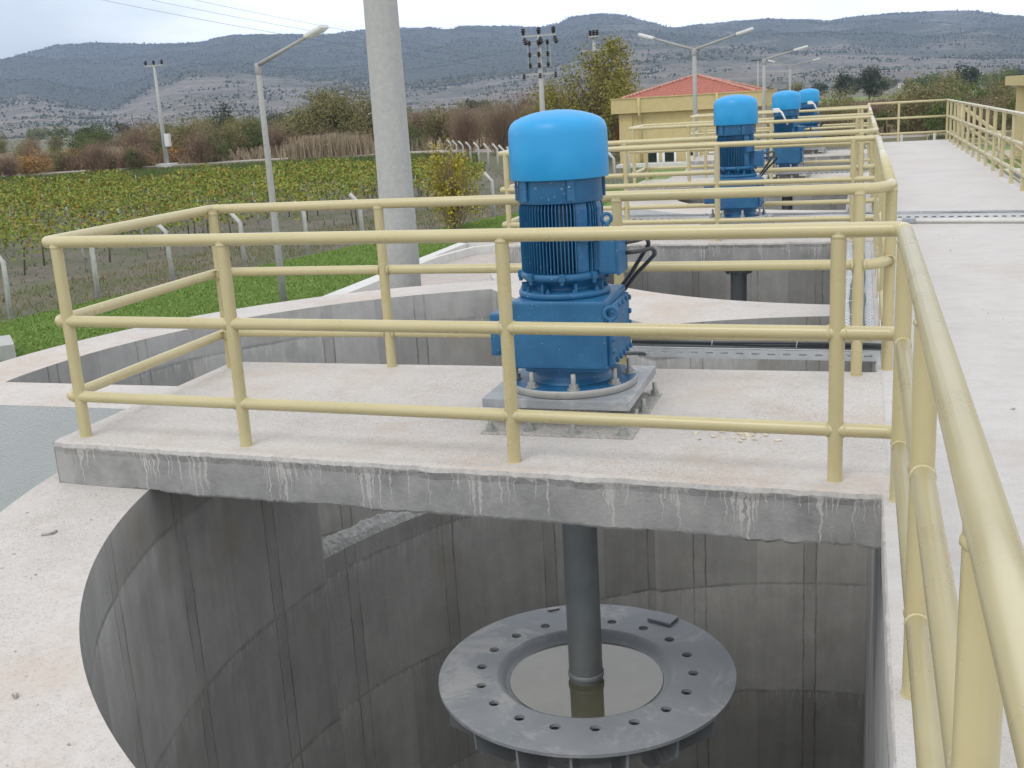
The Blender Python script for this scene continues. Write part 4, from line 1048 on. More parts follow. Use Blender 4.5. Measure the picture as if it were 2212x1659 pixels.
# overhead wires
def wire(a, b, sag, label, r=0.012):
    pts = []
    for i in range(25):
        t = i / 24; p = Vector(a).lerp(Vector(b), t); p.z -= sag * 4 * t * (1 - t); pts.append(p)
    mb = MB(); mb.tube(pts, r, 5); o = mb.build('overhead_wire', M['wire']); tag(o, label, 'wire', 'overhead power wires')
U1 = Vector((-72.1, 104.6, 7.95)); U2 = Vector((-18.4, 65.0, 5.7))
for k, (dx, nm) in enumerate(((-0.95, 'left'), (0, 'middle'), (0.9, 'right'))):
    pass
for (a, b, lab) in [((-75, 60, 18.2), (-13, 60, 1.8), 'lowest of the three thin wires crossing the sky at top left'), ((-75, 60, 18.2 + 0.9), (-13, 60, 2.0), 'middle of the three thin wires crossing the sky at top left'), ((-75, 60, 20.2), (-13, 60, 2.2), 'topmost of the three thin wires crossing the sky at top left')]:
    pass
wire((-63, 60, 14.2), (-20, 60.5, 3.6), 0.55, 'lowest of the three thin wires crossing the sky at top left', 0.010)
wire((-63, 60, 15.0), (-20, 60.5, 3.95), 0.55, 'middle of the three thin wires crossing the sky at top left', 0.009)
wire((-62, 60, 15.5), (-20, 60.5, 4.2), 0.5, 'topmost of the three thin wires crossing the sky at top left', 0.009)
for k, (dx, nm) in enumerate(((-1.0, 'left'), (0.0, 'middle'), (1.0, 'right'))):
    wire(U1 + Vector((dx, 0, 0.1)), (-19.35 + (dx + 1) * 0.9, 64.9, 3.35), 1.6, 'thin wire from the %s insulator of the roadside pole towards the switch pole' % nm, 0.009)

# ------------------------------------------------------------------ buildings
def tile_roof(mb, base, apex, mi=0):
    cx = sum(p[0] for p in base) / 4; cy = sum(p[1] for p in base) / 4
    n = len(base)
    ridge = apex
    for i in range(4):
        a, b = Vector(base[i]), Vector(base[(i + 1) % 4]); r0_, r1_ = Vector(ridge[i]), Vector(ridge[(i + 1) % 4])
        e = (b - a).normalized(); mid = (r0_ + r1_) / 2; hgt = ((mid - a) - (mid - a).dot(e) * e).length
        if (r0_ - r1_).length < 0.01:
            t = (r0_ - a).dot(e); mb.add([a, b, r0_], [(0, 1, 2)], mi, uvs=[[(0, 0), ((b - a).length, 0), (t, hgt)]])
        else:
            t0, t1 = (r0_ - a).dot(e), (r1_ - a).dot(e)
            mb.add([a, b, r1_, r0_], [(0, 1, 2, 3)], mi, uvs=[[(0, 0), ((b - a).length, 0), (t1, hgt), (t0, hgt)]])
B = empty('service_building', (-10.9, 79.5, GZ), 'low yellow building with deep flat fascia and red tiled hip roof', 'building')
bx0, bx1, by0, by1 = -16.1 + 10.9, -6.3 + 10.9, -5.0, 5.0
mb = MB(); mb.box(((bx0 + bx1) / 2, 0, 1.75), (bx1 - bx0 - 1.0, 9.4, 3.5), 0); 
mb.box((bx0 + 0.5 + 0.25, -4.72, 1.745), (0.9, 0.16, 3.49), 0)
wallo = mb.build('wall', M['render'], B)
mb = MB(); mb.box(((bx0 + bx1) / 2, 0, 3.96), (bx1 - bx0 + 0.3, 10.3, 0.94), 0, bev=0.01); mb.box(((bx0 + bx1) / 2, 0, 4.46), (bx1 - bx0 + 0.42, 10.42, 0.06), 0); mb.build('fascia', M['render'], B)
mb = MB(); rb = [(bx0 + 0.5, by0 + 0.5, 4.45), (bx1 - 0.5, by0 + 0.5, 4.45), (bx1 - 0.5, by1 - 0.5, 4.45), (bx0 + 0.5, by1 - 0.5, 4.45)]
ap = [(-0.35, 0, 5.75)] * 4
tile_roof(mb, rb, ap)
rf = mb.build('roof', M['tiles'], B)
for p in rb:
    a = Vector(p); b = Vector(ap[0]); mb = MB(); n = 22
    for k in range(n):
        s0 = a.lerp(b, k / n); s1 = a.lerp(b, (k + 0.92) / n); mb.tube([s0 + Vector((0, 0, 0.03)), s1 + Vector((0, 0, 0.055))], 0.10, 8, r2=0.085)
    mb.build('ridge_tiles', M['ridge'], rf)
for x in (bx0 + 1.75, bx1 - 2.9):
    mb = MB(); mb.tube([(x, by0 - 0.2, 4.45), (x, by0 - 0.2, 3.35), (x, -4.78, 3.0), (x, -4.78, 0.1)], 0.09, 10, bend=0.15); mb.build('downpipe', M['render'], B)
def window(par, x, z0, z1, wd, y, name='window'):
    f = MB(); t = 0.16
    for (cx, cz, w_, h_) in ((x - wd / 2 + t / 2, (z0 + z1) / 2, t, z1 - z0), (x + wd / 2 - t / 2, (z0 + z1) / 2, t, z1 - z0), (x, z1 - t / 2, wd - 2 * t, t), (x, z0 + t / 2, wd - 2 * t, t)):
        f.box((cx, y, cz), (w_, 0.12, h_), 0)
    fo = f.build(name, M['white'], par); g_ = MB(); g_.box((x, y + 0.03, (z0 + z1) / 2), (wd - 2 * t + 0.002, 0.03, z1 - z0 - 2 * t + 0.002), 0); g_.build('pane', M['glass'], fo)
for xc, wd in ((-13.0 + 10.9, 0.92), (-11.85 + 10.9, 0.95), (-10.25 + 10.9, 0.95)): window(B, xc - 0.6, 0.02, 1.25, wd, -4.72, 'door')
window(B, -9.2 + 10.9 - 0.2, 0.62, 1.15, 0.85, -4.72)
mb = MB(); mb.box((1.9, -5.6, 0.30), (4.2, 0.9, 0.5), 0); mb.box((-0.6, -5.8, 0.1), (8.5, 1.4, 0.2), 0); mb.build('plinth', M['kerb'], B)
B2 = empty('yard_building', (11.5, 65.0, GZ), 'corner of a beige flat roofed building at the right picture edge', 'building')
mb = MB(); mb.box((0.4, 0.4, 2.1), (7.6, 8.0, 4.2), 0); mb.build('wall', M['render'], B2)
mb = MB(); mb.box((0.2, 0.0, 4.22), (8.4, 9.0, 0.50), 0, bev=0.01); mb.build('fascia', M['render'], B2)
window(B2, -2.6, 0.9, 2.3, 1.0, -3.66)
def small_house(x, y, wx, wy, h, label, roofm, wallm, zz=GZ, rz=0.1):
    root = empty('farmhouse', (x, y, zz), label, 'house', 'distant houses', rz)
    mb = MB(); mb.box((0, 0, h / 2), (wx, wy, h), 0); mb.build('wall', wallm, root)
    mb = MB(); a, b = wx / 2 + 0.3, wy / 2 + 0.3
    mb.add([(-a, -b, h), (a, -b, h), (a, b, h), (-a, b, h), (-a, 0, h + wy * 0.25), (a, 0, h + wy * 0.25)], [(0, 1, 5, 4), (2, 3, 4, 5), (0, 4, 3), (1, 2, 5), (3, 2, 1, 0)]); mb.build('roof', roofm, root)
    for k in range(3):
        mb = MB(); mb.box(((k - 1) * wx * 0.3, -wy / 2 - 0.02, h * 0.5), (wx * 0.1, 0.08, h * 0.4), 0); mb.build('window', M['glass'], root)
small_house(-176.2, 330, 5.4, 5.0, 2.1, 'small white farmhouse with red roof seen left of the thick pole', M['tiles'], M['white'], GZ + 0.9)
small_house(-186, 420, 9, 6, 3.0, 'pale shed behind the white farmhouse', M['kerb'], M['kerb'], GZ + 2.0, -0.1)
rs = random.Random(21)
for k, (x, y) in enumerate([(14, 880), (28, 900), (40, 890), (53, 895), (64, 930), (86, 940)]):
    small_house(x, y, rs.uniform(4, 7), 4, 2.2, 'tiny pale village house beyond the dark tree, number %s from its trunk' % ['first', 'second', 'third', 'fourth', 'fifth', 'sixth'][k], M['road'], M['white'], GZ, rs.uniform(-0.5, 0.5))

# ------------------------------------------------------------------ vegetation
def crown_pts(rs, n, rx, ry, rz_, cz, clumps=26, spread=0.22, bottom=0.0, shell=0.55):
    cs = []
    while len(cs) < clumps:
        d = rs.normal(size=3); d /= np.linalg.norm(d); r = rs.uniform(shell, 1.0) * (1 + 0.25 * rs.normal() * 0.6)
        p = d * r * np.array([rx, ry, rz_]); p[2] += cz
        if p[2] > bottom: cs.append(p)
    cs = np.array(cs); idx = rs.integers(0, clumps, n)
    s = spread * np.array([rx, ry, rz_]) * rs.uniform(0.6, 1.5, clumps)[idx][:, None]
    p = cs[idx] + rs.normal(size=(n, 3)) * s
    p[:, 2] = np.maximum(p[:, 2], bottom * 0.5 + 0.05)
    return p
def limbs(mb, rs, h, spread, n=7, r=0.12, z0=0.0, split=0.3):
    mb.tube([(0, 0, z0), (0.03 * h * rs.uniform(-1, 1), 0.03 * h * rs.uniform(-1, 1), h * 0.3), (0.06 * h * rs.uniform(-1, 1), 0.05 * h * rs.uniform(-1, 1), h * 0.62)], r, 7, r2=r * 0.5)
    for k in range(n):
        a = rs.uniform(0, 2 * PI); zz = h * rs.uniform(split * 0.4, split + 0.3); L_ = spread * rs.uniform(0.5, 1.0)
        e = (L_ * math.cos(a), L_ * math.sin(a), zz + h * rs.uniform(0.25, 0.5)); m_ = (e[0] * 0.4, e[1] * 0.4, zz + (e[2] - zz) * 0.35)
        mb.tube([(0, 0, zz), m_, e], r * 0.4, 5, r2=r * 0.1)
def plant(kind, seed, h, w_, nl, leafmat, size, label, cat, group, loc, name, twig=0, bottom=0.15, clumps=28, spread=0.22, nl_limbs=8, trunk=True, shell=0.5, r=None, scale_z=1):
    rs = np.random.default_rng(seed)
    root = empty(name, loc, label, cat, group)
    P = crown_pts(rs, nl, w_ / 2, w_ / 2, h * 0.46, h * 0.54, clumps, spread, bottom * h, shell)
    v = cards(P, size, rs)
    cr_ = np_mesh('crown', v, 4, leafmat, root)
    if twig:
        n = twig; ang = rs.uniform(0, 2 * PI, n); rad = rs.uniform(0, 0.75, n) * w_ / 2
        b = np.stack([rad * np.cos(ang) * 0.5, rad * np.sin(ang) * 0.5, rs.uniform(0, 0.45, n) * h], 1)
        tp = np.stack([rad * np.cos(ang) * 1.3, rad * np.sin(ang) * 1.3, b[:, 2] + rs.uniform(0.25, 0.55, n) * h], 1) + rs.normal(size=(n, 3)) * 0.06 * h
        side_ = rs.normal(size=(n, 3)); side_ /= np.linalg.norm(side_, axis=1)[:, None]; side_ *= 0.012 * h / 3
        v = np.stack([b - side_, b + side_, tp + side_ * 0.3, tp - side_ * 0.3], 1).reshape(-1, 3)
        np_mesh('twigs', v, 4, LEAF['brown'], root)
    if trunk:
        mb = MB(); limbs(mb, random.Random(seed), h, w_ * 0.45, nl_limbs, r or 0.022 * h); mb.build('trunk', M['bark'], root)
    return root
def scatter(proto, loc, s, rz, label=None):
    c = copy_tree(proto, None, loc); c.scale = s; c.rotation_euler = (0, 0, rz)
    if label: c['label'] = label
    return c
# thicket beyond the road, on the left and centre
G = 'autumn bushes in the thicket beyond the dirt road'
Ltxt = dict(brown='brown twiggy leafless bush in the thicket beyond the dirt road', olive='olive green bush in the thicket beyond the dirt road', green='dull green leafy bush in the thicket beyond the dirt road',
            orange='low orange brown shrub at the edge of the thicket beyond the dirt road', straw='clump of pale dry reeds beside the thicket beyond the dirt road')
protos = {}
def proto_set(kind, n, **kw):
    protos[kind] = [plant(kind, 100 + hash_(kind) + k, label=Ltxt[kind], cat='bush' if kind != 'straw' else 'reeds', group=G + ', ' + kind, loc=(0, 0, -50), **kw) for k in range(n)]
def hash_(s): return sum(ord(c) for c in s)
proto_set('brown', 3, h=4.0, w_=4.2, nl=1500, leafmat=LEAF['brown'], size=0.17, name='bush', twig=1100, clumps=40, spread=0.2, bottom=0.05, shell=0.3)
proto_set('olive', 3, h=4.6, w_=4.2, nl=3000, leafmat=LEAF['olive'], size=0.20, name='bush', twig=350, clumps=34, spread=0.19, bottom=0.05)
proto_set('green', 2, h=4.0, w_=4.0, nl=2600, leafmat=LEAF['green'], size=0.20, name='bush', twig=150, clumps=30, spread=0.19, bottom=0.05)
proto_set('orange', 2, h=1.6, w_=3.4, nl=1300, leafmat=LEAF['orange'], size=0.16, name='shrub', twig=200, clumps=26, spread=0.2, bottom=0.02, nl_limbs=4)
proto_set('straw', 2, h=2.0, w_=3.5, nl=300, leafmat=LEAF['straw'], size=0.15, name='reed_clump', twig=0, clumps=20, spread=0.3, bottom=0.02, trunk=False)
for o in protos['straw']:
    rs = np.random.default_rng(5); n = 900; b = np.stack([rs.normal(size=n) * 1.0, rs.normal(size=n) * 1.0, np.zeros(n)], 1); tp = b + np.stack([rs.normal(size=n) * 0.2, rs.normal(size=n) * 0.2, rs.uniform(1.2, 2.3, n)], 1)
    sd_ = rs.normal(size=(n, 3)) * 0.03; np_mesh('stems', np.stack([b - sd_, b + sd_, tp + sd_ * 0.3, tp - sd_ * 0.3], 1).reshape(-1, 3), 4, LEAF['straw'], o)
used = {k: 0 for k in protos}
rr = random.Random(77)
def put(kind, x, y, s=1.0, sz=1.0, z=GZ, label=None, group=None):
    i = used[kind]; used[kind] += 1; pr = protos[kind]; p = pr[i % len(pr)]
    if i < len(pr): p.location = (x, y, z); p.scale = (s, s, s * sz); c = p
    else: c = scatter(p, (x, y, z), (s, s, s * sz), rr.uniform(0, 6.28))
    if label: c['label'] = label
    if group: c['group'] = group
    return c
def pol(az, d): return (-0.157 + d * math.sin(R_(az)), d * math.cos(R_(az)))
# rows by bearing: (azimuth range, distance range, count, kinds, size)
bands = [
    (-44, -34.5, 122, 150, 20, ['brown', 'olive', 'green', 'brown'], (0.5, 0.78)),
    (-46, -34, 128, 134, 9, ['orange'], (0.9, 1.3)),
    (-36, -26.5, 128, 175, 44, ['brown', 'olive', 'brown', 'olive', 'green'], (0.8, 1.15)),
    (-28.5, -24.8, 126, 150, 8, ['brown', 'olive'], (0.7, 1.1)),
    (-26.5, -16.0, 125, 160, 32, ['brown', 'olive', 'brown', 'green'], (0.75, 1.1)),
    (-16.5, -10.0, 105, 150, 18, ['olive', 'brown', 'green'], (0.75, 1.05)),
    (-46, -30, 185, 260, 14, ['olive', 'green', 'brown'], (0.9, 1.3)),
]
for a0, a1, d0, d1, n, kinds, (s0, s1) in bands:
    for k in range(n):
        az = a0 + (a1 - a0) * (k + rr.random()) / n; d = rr.uniform(d0, d1); x, y = pol(az, d)
        put(rr.choice(kinds), x, y, rr.uniform(s0, s1), rr.uniform(0.85, 1.2))
for k in range(4):
    x, y = pol(-27.6 + k * 0.8, rr.uniform(121, 127)); put('straw', x, y, rr.uniform(0.8, 1.2))
# right-hand scrub behind the far end of the walkway
GR = 'scrub bushes beyond the far end of the walkway'
for a0, a1, d0, d1, n, kinds, (s0, s1) in [(-3, 9.5, 92, 135, 34, ['brown', 'olive', 'brown', 'green'], (0.6, 0.95)), (2, 9, 100, 150, 12, ['olive', 'green'], (0.9, 1.2)), (-5, 3, 120, 160, 9, ['olive', 'brown'], (0.5, 0.75))]:
    for k in range(n):
        az = a0 + (a1 - a0) * (k + rr.random()) / n; x, y = pol(az, rr.uniform(d0, d1)); kd = rr.choice(kinds)
        put(kd, x, y, rr.uniform(s0, s1), rr.uniform(0.8, 1.05), label={'brown': 'brown twiggy bush in the scrub beyond the end of the walkway', 'olive': 'olive leafy bush in the scrub beyond the end of the walkway', 'green': 'dull green bush in the scrub beyond the end of the walkway'}[kd], group=GR + ', ' + kd)
# single trees
plant('t', 1, 7.2, 10.0, 26000, LEAF['olive'], 0.26, 'large rounded green and rust bush just left of the thick pole', 'tree', None, (-57.8, 118.5, GZ), 'broad_tree', twig=900, clumps=90, spread=0.15, bottom=0.03, shell=0.35)
plant('t', 2, 8.9, 5.4, 9000, LEAF['reed'], 0.22, 'tall loose autumn tree behind the left corner of the yellow building', 'tree', None, (-19.3, 86, GZ), 'autumn_tree', twig=500, clumps=48, spread=0.15, bottom=0.12, r=0.16)
plant('t', 3, 6.0, 5.4, 6500, LEAF['reed'], 0.20, 'shorter leafy tree joined to the left side of the tall autumn tree', 'tree', None, (-22.3, 85, GZ), 'autumn_tree', twig=400, clumps=40, spread=0.17, bottom=0.05)
plant('t', 4, 5.5, 3.6, 4200, LEAF['reed'], 0.19, 'leafy tree touching the wall of the yellow building at its left corner', 'tree', None, (-17.3, 83, GZ), 'autumn_tree', twig=300, clumps=36, spread=0.17, bottom=0.05)
plant('t', 5, 3.4, 2.1, 3200, LEAF['yellow'], 0.115, 'yellowing shrub beside the fence at the lawn edge', 'shrub', None, (-14.9, 39.4, GZ), 'yellow_shrub', twig=350, clumps=44, spread=0.15, bottom=0.10, r=0.035)
plant('t', 6, 7.4, 5.6, 6000, LEAF['dark'], 0.32, 'lone dark round tree far out on the plain', 'tree', None, (1.45, 300, GZ + 0.4), 'dark_tree', clumps=44, spread=0.17, bottom=0.18, r=0.25)
for k, (x, y, h, w_, lb) in enumerate([(-137.6, 250, 5.4, 8.4, 'dark rounded tree right of the lawn lamp post, beyond the thicket'), (-134, 262, 4.0, 5.0, 'smaller dark tree beside the rounded one beyond the thicket'), (-157.5, 200, 4.6, 6.0, 'dark evergreen tree at far left above the brown thicket, taller of two'), (-153.5, 201, 5.2, 6.5, 'dark evergreen tree at far left, right hand of the close pair'), (-117, 190, 7.2, 4.4, 'dark tree just left of the slim roadside pole')]):
    plant('t', 20 + k, h, w_, 2600, LEAF['dark'], 0.34, lb, 'tree', None, (x, y, GZ + 0.2), 'dark_tree', clumps=26, spread=0.2, bottom=0.15)
# bare trees between the pole and the nearest motor
for k, (az, d, h) in enumerate([(-17.9, 104, 5.6), (-16.7, 108, 6.0), (-19.6, 112, 5.2), (-15.4, 100, 6.6)]):
    x, y = pol(az, d)
    plant('t', 40 + k, h, h * 0.9, 500, LEAF['brown'], 0.14, 'bare crooked tree by the dirt road, %s of four right of the thick pole' % ['second', 'third', 'first', 'last'][k], 'tree', 'bare trees by the dirt road', (x, y, GZ), 'bare_tree', twig=900, clumps=30, spread=0.2, bottom=0.35, nl_limbs=16, r=0.11)
# far tree line along the foot of the hills
fp = [plant('t', 60 + k, 7, 8, 700, LEAF[['dark', 'green', 'olive'][k]], 0.9, 'one of the small dull green trees dotting the plain below the hills', 'tree', 'far trees on the plain below the hills', (0, 0, -50), 'field_tree', clumps=18, spread=0.22, bottom=0.1, nl_limbs=3) for k in range(3)]
cnt = 0
for k in range(130):
    az = rr.uniform(-46, 10) if k < 70 else rr.uniform(-6, 9); d = rr.uniform(420, 1100); x, y = pol(az, d); s = rr.uniform(0.5, 1.1)
    p = fp[cnt % 3]
    if cnt < 3: p.location = (x, y, GZ); p.scale = (s, s, s)
    else: scatter(p, (x, y, GZ), (s * rr.uniform(0.8, 1.6), s, s), rr.uniform(0, 6))
    cnt += 1
# field strips on the plain
sheet('green_field', [(-60, 330), (60, 300), (75, 400), (-55, 430)], GZ + 0.005, M['lawn'])
sheet('stubble_field', [(-60, 440), (80, 410), (95, 540), (-60, 560)], GZ + 0.005, M['soil'])
sheet('stubble_field', [(-330, 260), (-190, 320), (-240, 420), (-420, 340)], GZ + 0.005, M['soil'])

# vineyard: rows of vines parallel to the dirt road
def in_poly(x, y, P):
    c = np.zeros(len(x), bool); n = len(P)
    for i in range(n):
        x1, y1 = P[i]; x2, y2 = P[(i + 1) % n]
        t = ((y1 > y) != (y2 > y)) & (x < (x2 - x1) * (y - y1) / (y2 - y1 + 1e-12) + x1); c ^= t
    return c
VP = [(-24.4, 27.0), (-60, 22), (-100, 42), (-58, 58.5), (-44, 65), (-37, 69), (-29, 68.5), (-24.4, 66), (-21.5, 62), (-17.8, 52), (-20.8, 40)]
rdir = np.array([0.955, 0.296]); nrm = np.array([-0.296, 0.955]); rs = np.random.default_rng(9)
pts = []; stakes = []
for j in range(-8, 44):
    off = 33.0 + j * 2.65
    s = np.arange(-130, 40, 0.055); 
    cx = rdir[0] * s + nrm[0] * off; cyv = rdir[1] * s + nrm[1] * off
    ok = in_poly(cx, cyv, VP); s = s[ok]
    if len(s) < 10: continue
    dist = np.hypot(cx[ok], cyv[ok])
    dens = np.array([noise.noise(Vector((a * 0.55, j * 3.1, 0))) for a in s[::8]]); dens = np.interp(np.arange(len(s)), np.arange(0, len(s), 8), dens)
    keep = rs.random(len(s)) < np.clip(0.72 + dens * 1.1, 0.10, 1)
    for rep in range(9):
        m = keep & (rs.random(len(s)) < 0.95); ss = s[m]; hh = 1.5 + 0.55 * dens[m]
        lat = rs.normal(size=len(ss)) * 0.30; z = rs.beta(2.4, 1.5, len(ss)) * 1.0 + 0.55; z = z * hh / 1.5
        lat *= (1.15 - 0.3 * np.abs(z - 1.1))
        sj = ss + rs.normal(size=len(ss)) * 0.15
        pts.append(np.stack([rdir[0] * sj + nrm[0] * (off + lat), rdir[1] * sj + nrm[1] * (off + lat), GZ + z], 1))
    for a in np.arange(s.min() + rs.uniform(0, 2), s.max(), 5.5):
        x, y = rdir[0] * a + nrm[0] * off, rdir[1] * a + nrm[1] * off
        if in_poly(np.array([x]), np.array([y]), VP)[0] and math.hypot(x, y) < 98: stakes.append((x, y))
P = np.concatenate(pts); dd = np.hypot(P[:, 0], P[:, 1])
v = cards(P, 0.085 + 0.0009 * dd, rs, asp=0.85)
o = np_mesh('vineyard', v, 4, LEAF['vine']); tag(o, 'autumn vineyard of green and yellow vine rows left of the lawn', 'vineyard', kind='stuff')
# trunks of the vines
mb = MB(); rs2 = random.Random(4)
for j in range(0, len(P), 340):
    x, y = P[j][0], P[j][1]; mb.tube([(x, y, GZ), (x + rs2.uniform(-0.1, 0.1), y + rs2.uniform(-0.1, 0.1), GZ + 0.9)], 0.03, 4)
o = mb.build('vine_stems', M['bark']); tag(o, 'thin dark vine stems standing in rows in the vineyard', 'vine stems', kind='stuff')
stakes.sort(key=lambda p: math.hypot(*p)); stm = None
for k, (x, y) in enumerate(stakes[:290]):
    if stm is None:
        mb = MB(); mb.tube([(0, 0, 0), (0, 0, 1.45)], 0.03, 4); so_ = mb.build('vine_stake', M['steel_post']); stm = so_.data
    else: so_ = bpy.data.objects.new('vine_stake', stm); C.objects.link(so_)
    so_.location = (x, y, GZ); so_.rotation_euler = (rs2.uniform(-0.08, 0.08), rs2.uniform(-0.08, 0.08), rs2.uniform(0, 3))
    tag(so_, 'thin pale stake standing among the vine rows', 'stake', 'stakes among the vines')
# weeds along the road verge and around the fences
def tufts(name, poly, n, size, mat, label, cat, z0=GZ, h=0.3, seed=3):
    rs = np.random.default_rng(seed); xs = np.array([p[0] for p in poly]); ys_ = np.array([p[1] for p in poly])
    X = rs.uniform(xs.min(), xs.max(), n * 3); Y = rs.uniform(ys_.min(), ys_.max(), n * 3); ok = in_poly(X, Y, poly); X, Y = X[ok][:n], Y[ok][:n]
    b = np.stack([X, Y, np.full(len(X), z0)], 1); hh = h * rs.uniform(0.4, 1.3, len(X))
    tp = b + np.stack([rs.normal(size=len(X)) * h * 0.35, rs.normal(size=len(X)) * h * 0.35, hh], 1); sd_ = rs.normal(size=(len(X), 3)); sd_[:, 2] = 0; sd_ *= size
    o = np_mesh(name, np.stack([b - sd_, b + sd_, tp + sd_ * 0.2, tp - sd_ * 0.2], 1).reshape(-1, 3), 4, mat); tag(o, label, cat, kind='stuff'); return o
tufts('lawn_grass', lawnp[:9] + lawnp[11:15], 130000, 0.016, LEAF['grass'], 'short green grass of the lawn below the basin', 'grass', h=0.055)
tufts('fence_weeds', [(-19.9, 24), (-22.6, 18), (-24, 26), (-22, 38), (-17.8, 52), (-14, 62), (-13.4, 52), (-15.6, 42), (-18, 33)], 14000, 0.008, LEAF['olive'], 'dry weeds along the foot of the fence', 'weeds', h=0.12, seed=8)
tufts('soil_weeds', [(-24, 16), (-60, 20), (-110, 60), (-80, 95), (-36, 102), (-19, 62), (-15, 48), (-19, 34)], 30000, 0.013, LEAF['green'], 'low green weeds between the vine rows', 'weeds', h=0.10, seed=18)
tufts('verge_weeds', [(-130, 78), (-88, 93), (-60, 105), (-44, 108), (-36, 103), (-26, 76), (-44, 70), (-62, 64), (-100, 50)], 60000, 0.04, LEAF['green'], 'weeds on the verge in front of the dirt road', 'weeds', h=0.28, seed=19)
tufts('thicket_grass', [(-190, 70), (-130, 92), (-88, 101), (-60, 114), (-40, 114), (-20, 101), (30, 103), (20, 170), (-60, 180), (-200, 150)], 60000, 0.13, LEAF['straw'], 'tall dry grass growing under the thicket beyond the road', 'dry grass', h=1.2, seed=29)

# ------------------------------------------------------------------ hills
SKY = [(-75, 3.0), (-60, 3.4), (-50, 2.6), (-44, 3.0), (-41.24, 3.25), (-40.62, 3.43), (-38.67, 3.87), (-37.13, 3.92), (-34.02, 3.74), (-32.19, 3.73), (-30.74, 3.99), (-28.54, 3.94), (-26.08, 3.85), (-24.48, 3.97), (-22.65, 3.97), (-20.93, 3.9), (-20.25, 3.75), (-19.54, 3.91), (-16.99, 3.79), (-15.75, 3.66), (-14.8, 3.73), (-14.0, 4.03), (-12.94, 4.1), (-11.46, 3.96), (-10.24, 3.58), (-9.1, 3.16), (-7.54, 3.25), (-6.18, 3.28), (-4.53, 3.28), (-3.13, 3.13), (-1.5, 2.95), (-0.36, 3.1), (0.81, 3.13), (3.36, 3.09), (4.86, 2.97), (5.85, 2.69), (6.93, 2.52), (12, 2.3), (25, 2.8), (45, 2.2)]
FOOT = [(-75, 1.5), (-50, 1.4), (-41.51, 1.56), (-40.28, 1.81), (-38.56, 1.19), (-36.53, 0.87), (-34.23, 2.15), (-32.89, 2.52), (-30.94, 2.32), (-29.31, 2.02), (-27.09, 1.68), (-24.34, 1.65), (-22.52, 1.32), (-19.59, 1.5), (-17.11, 1.58), (-14.21, 1.86), (-11.28, 2.46), (-7.87, 2.33), (-5.63, 2.1), (-2.34, 1.6), (0.73, 1.33), (7.02, 0.82), (25, 1.0), (45, 1.0)]
AZ = np.arange(-72, 42, 0.14); RR = np.concatenate([np.linspace(1150, 2300, 44), np.linspace(2330, 4300, 70), np.linspace(4400, 5600, 8)])
e1 = np.interp(AZ, [a for a, _ in FOOT], [b for _, b in FOOT]); e2 = np.interp(AZ, [a for a, _ in SKY], [b for _, b in SKY])
k_ = np.ones(7) / 7; e1 = np.convolve(np.pad(e1, 3, 'edge'), k_, 'valid')
R1, R2 = 2200.0, 4200.0
verts = []; forest = []
for i, a in enumerate(AZ):
    sa, ca_ = math.sin(R_(a)), math.cos(R_(a)); H1 = math.tan(R_(e1[i])) * R1 + 1.5; H2 = math.tan(R_(e2[i])) * R2 + 1.5
    for rd in RR:
        x, y = rd * sa, rd * ca_
        n_ = noise.fractal(Vector((x / 420, y / 420, 2.2)), 1.0, 2.1, 5); n3 = noise.fractal(Vector((x / 70, y / 70, 7.2)), 1.0, 2.1, 3)
        if rd < R1:
            t = (rd - 1150) / (R1 - 1150); z = GZ + (H1 - GZ) * (t ** 1.5) + (n_ * 16 + n3 * 4) * 4 * t * (1 - t); f = max(0, (t - 0.85) * 2)
        elif rd < R2:
            t = (rd - R1) / (R2 - R1); dip = 10 * math.sin(min(1, t * 5) * PI)
            z = H1 + (H2 - H1) * (t ** 1.15) - dip + (n_ * 42 + n3 * 6) * 4 * t * (1 - t); f = min(1, 0.35 + t * 3)
        else:
            t = (rd - R2) / 1400; z = H2 - t * 120 + n_ * 10 * t; f = 1
        if abs(rd - R2) < 40: z += 1.5 * n3
        # gaps of bare ground on the right-hand back slope
        if a > -13 and rd > R1: f *= 0.30 + 0.25 * (1 + math.sin(a * 1.3)) * (0.4 + 0.6 * abs(n_))
        verts.append((x, y, z)); forest.append(max(0.0, f))
na, nr = len(AZ), len(RR)
ii = np.arange((na - 1) * nr).reshape(na - 1, nr)[:, :-1].ravel()
faces = np.stack([ii, ii + nr, ii + nr + 1, ii + 1], 1)
me = bpy.data.meshes.new('hills'); me.from_pydata(verts, [], faces.tolist()); me.materials.append(M['hill'])
at_ = me.attributes.new('forest', 'FLOAT', 'POINT'); at_.data.foreach_set('value', forest)
me.polygons.foreach_set('use_smooth', [True] * len(me.polygons)); me.update()
if me.polygons[0].normal.z < 0: me.flip_normals()
o = bpy.data.objects.new('hills', me); C.objects.link(o); tag(o, kind='structure')
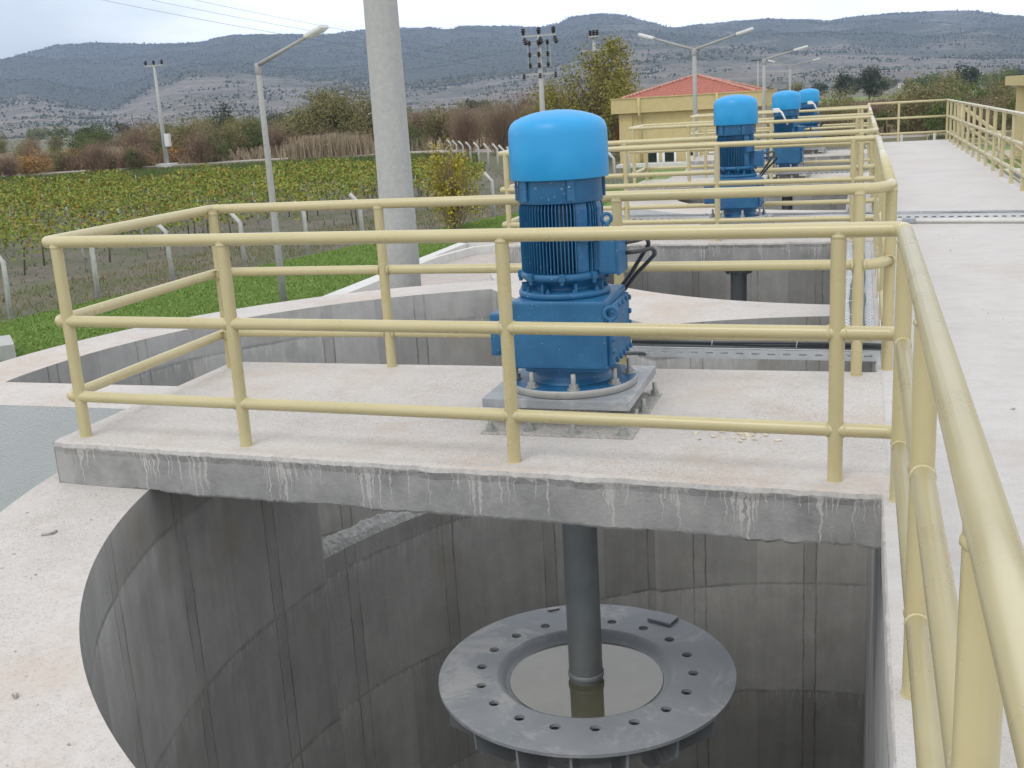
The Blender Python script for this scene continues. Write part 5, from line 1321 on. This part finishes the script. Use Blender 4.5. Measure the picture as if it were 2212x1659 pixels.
# scrub and pines dotted over the slopes (too many to count)
V = np.array(verts).reshape(na, nr, 3); Fo = np.array(forest).reshape(na, nr); rs = np.random.default_rng(31)
ico = np.array([(0, 0, 1), (0.8, 0, 0.25), (0.25, 0.76, 0.25), (-0.65, 0.47, 0.25), (-0.65, -0.47, 0.25), (0.25, -0.76, 0.25), (0, 0, -0.4)])
icf = np.array([(0, 1, 2), (0, 2, 3), (0, 3, 4), (0, 4, 5), (0, 5, 1), (6, 2, 1), (6, 3, 2), (6, 4, 3), (6, 5, 4), (6, 1, 5)])
NTREE = 70000
ai = rs.integers(int((30) / 0.14 * 0.9), na - 200, NTREE * 2)
ri = (rs.random(NTREE * 2) ** 0.9 * 112).astype(int)
loc_ = V[ai, ri]; fo2 = Fo[ai, ri]
cl = np.array([noise.fractal(Vector((p[0] / 160, p[1] / 160, 4.4)), 1.0, 2.1, 3) for p in loc_])
ok = rs.random(NTREE * 2) < np.clip(0.22 + 0.7 * fo2 + cl * 1.6, 0.01, 1); loc_ = loc_[ok][:NTREE]; fo2 = fo2[ok][:NTREE]
n = len(loc_); jit_ = rs.normal(size=(n, 3)) * np.array([8, 8, 0]); sz = rs.uniform(1.0, 2.6, n) * np.where((fo2 < 0.3) & (rs.random(n) < 0.35), 1.9, 1.0) * np.hypot(loc_[:, 0], loc_[:, 1]) / 2600
vv = (ico[None] * (1 + 0.25 * rs.normal(size=(n, 7, 1)))) * sz[:, None, None] * np.array([1, 1, 1.15]) + (loc_ + jit_)[:, None, :]
tri_ = vv[:, icf].reshape(-1, 3)
o = np_mesh('hillside_trees', tri_, 3, LEAF['dark']); tag(o, 'dark scrub and pines dotted all over the hillsides', 'trees', kind='stuff')

# ------------------------------------------------------------------ haze
mb = MB(); mb.box((-1000, 2400, 230), (11000, 7400, 474), 0)
hz = mb.build('haze', bpy.data.materials.new('haze_air')); hm = hz.data.materials[0]; hm.use_nodes = True
hm.node_tree.nodes.clear(); ho = hm.node_tree.nodes.new('ShaderNodeOutputMaterial'); pv = hm.node_tree.nodes.new('ShaderNodeVolumePrincipled')
pv.inputs['Color'].default_value = (0.57, 0.71, 1.0, 1); pv.inputs['Density'].default_value = 0.00013; pv.inputs['Anisotropy'].default_value = 0.2
hm.node_tree.links.new(pv.outputs[0], ho.inputs['Volume']); tag(hz, kind='stuff')
hz['label'] = 'thin bluish haze over the plain and hills'; hz['category'] = 'haze'
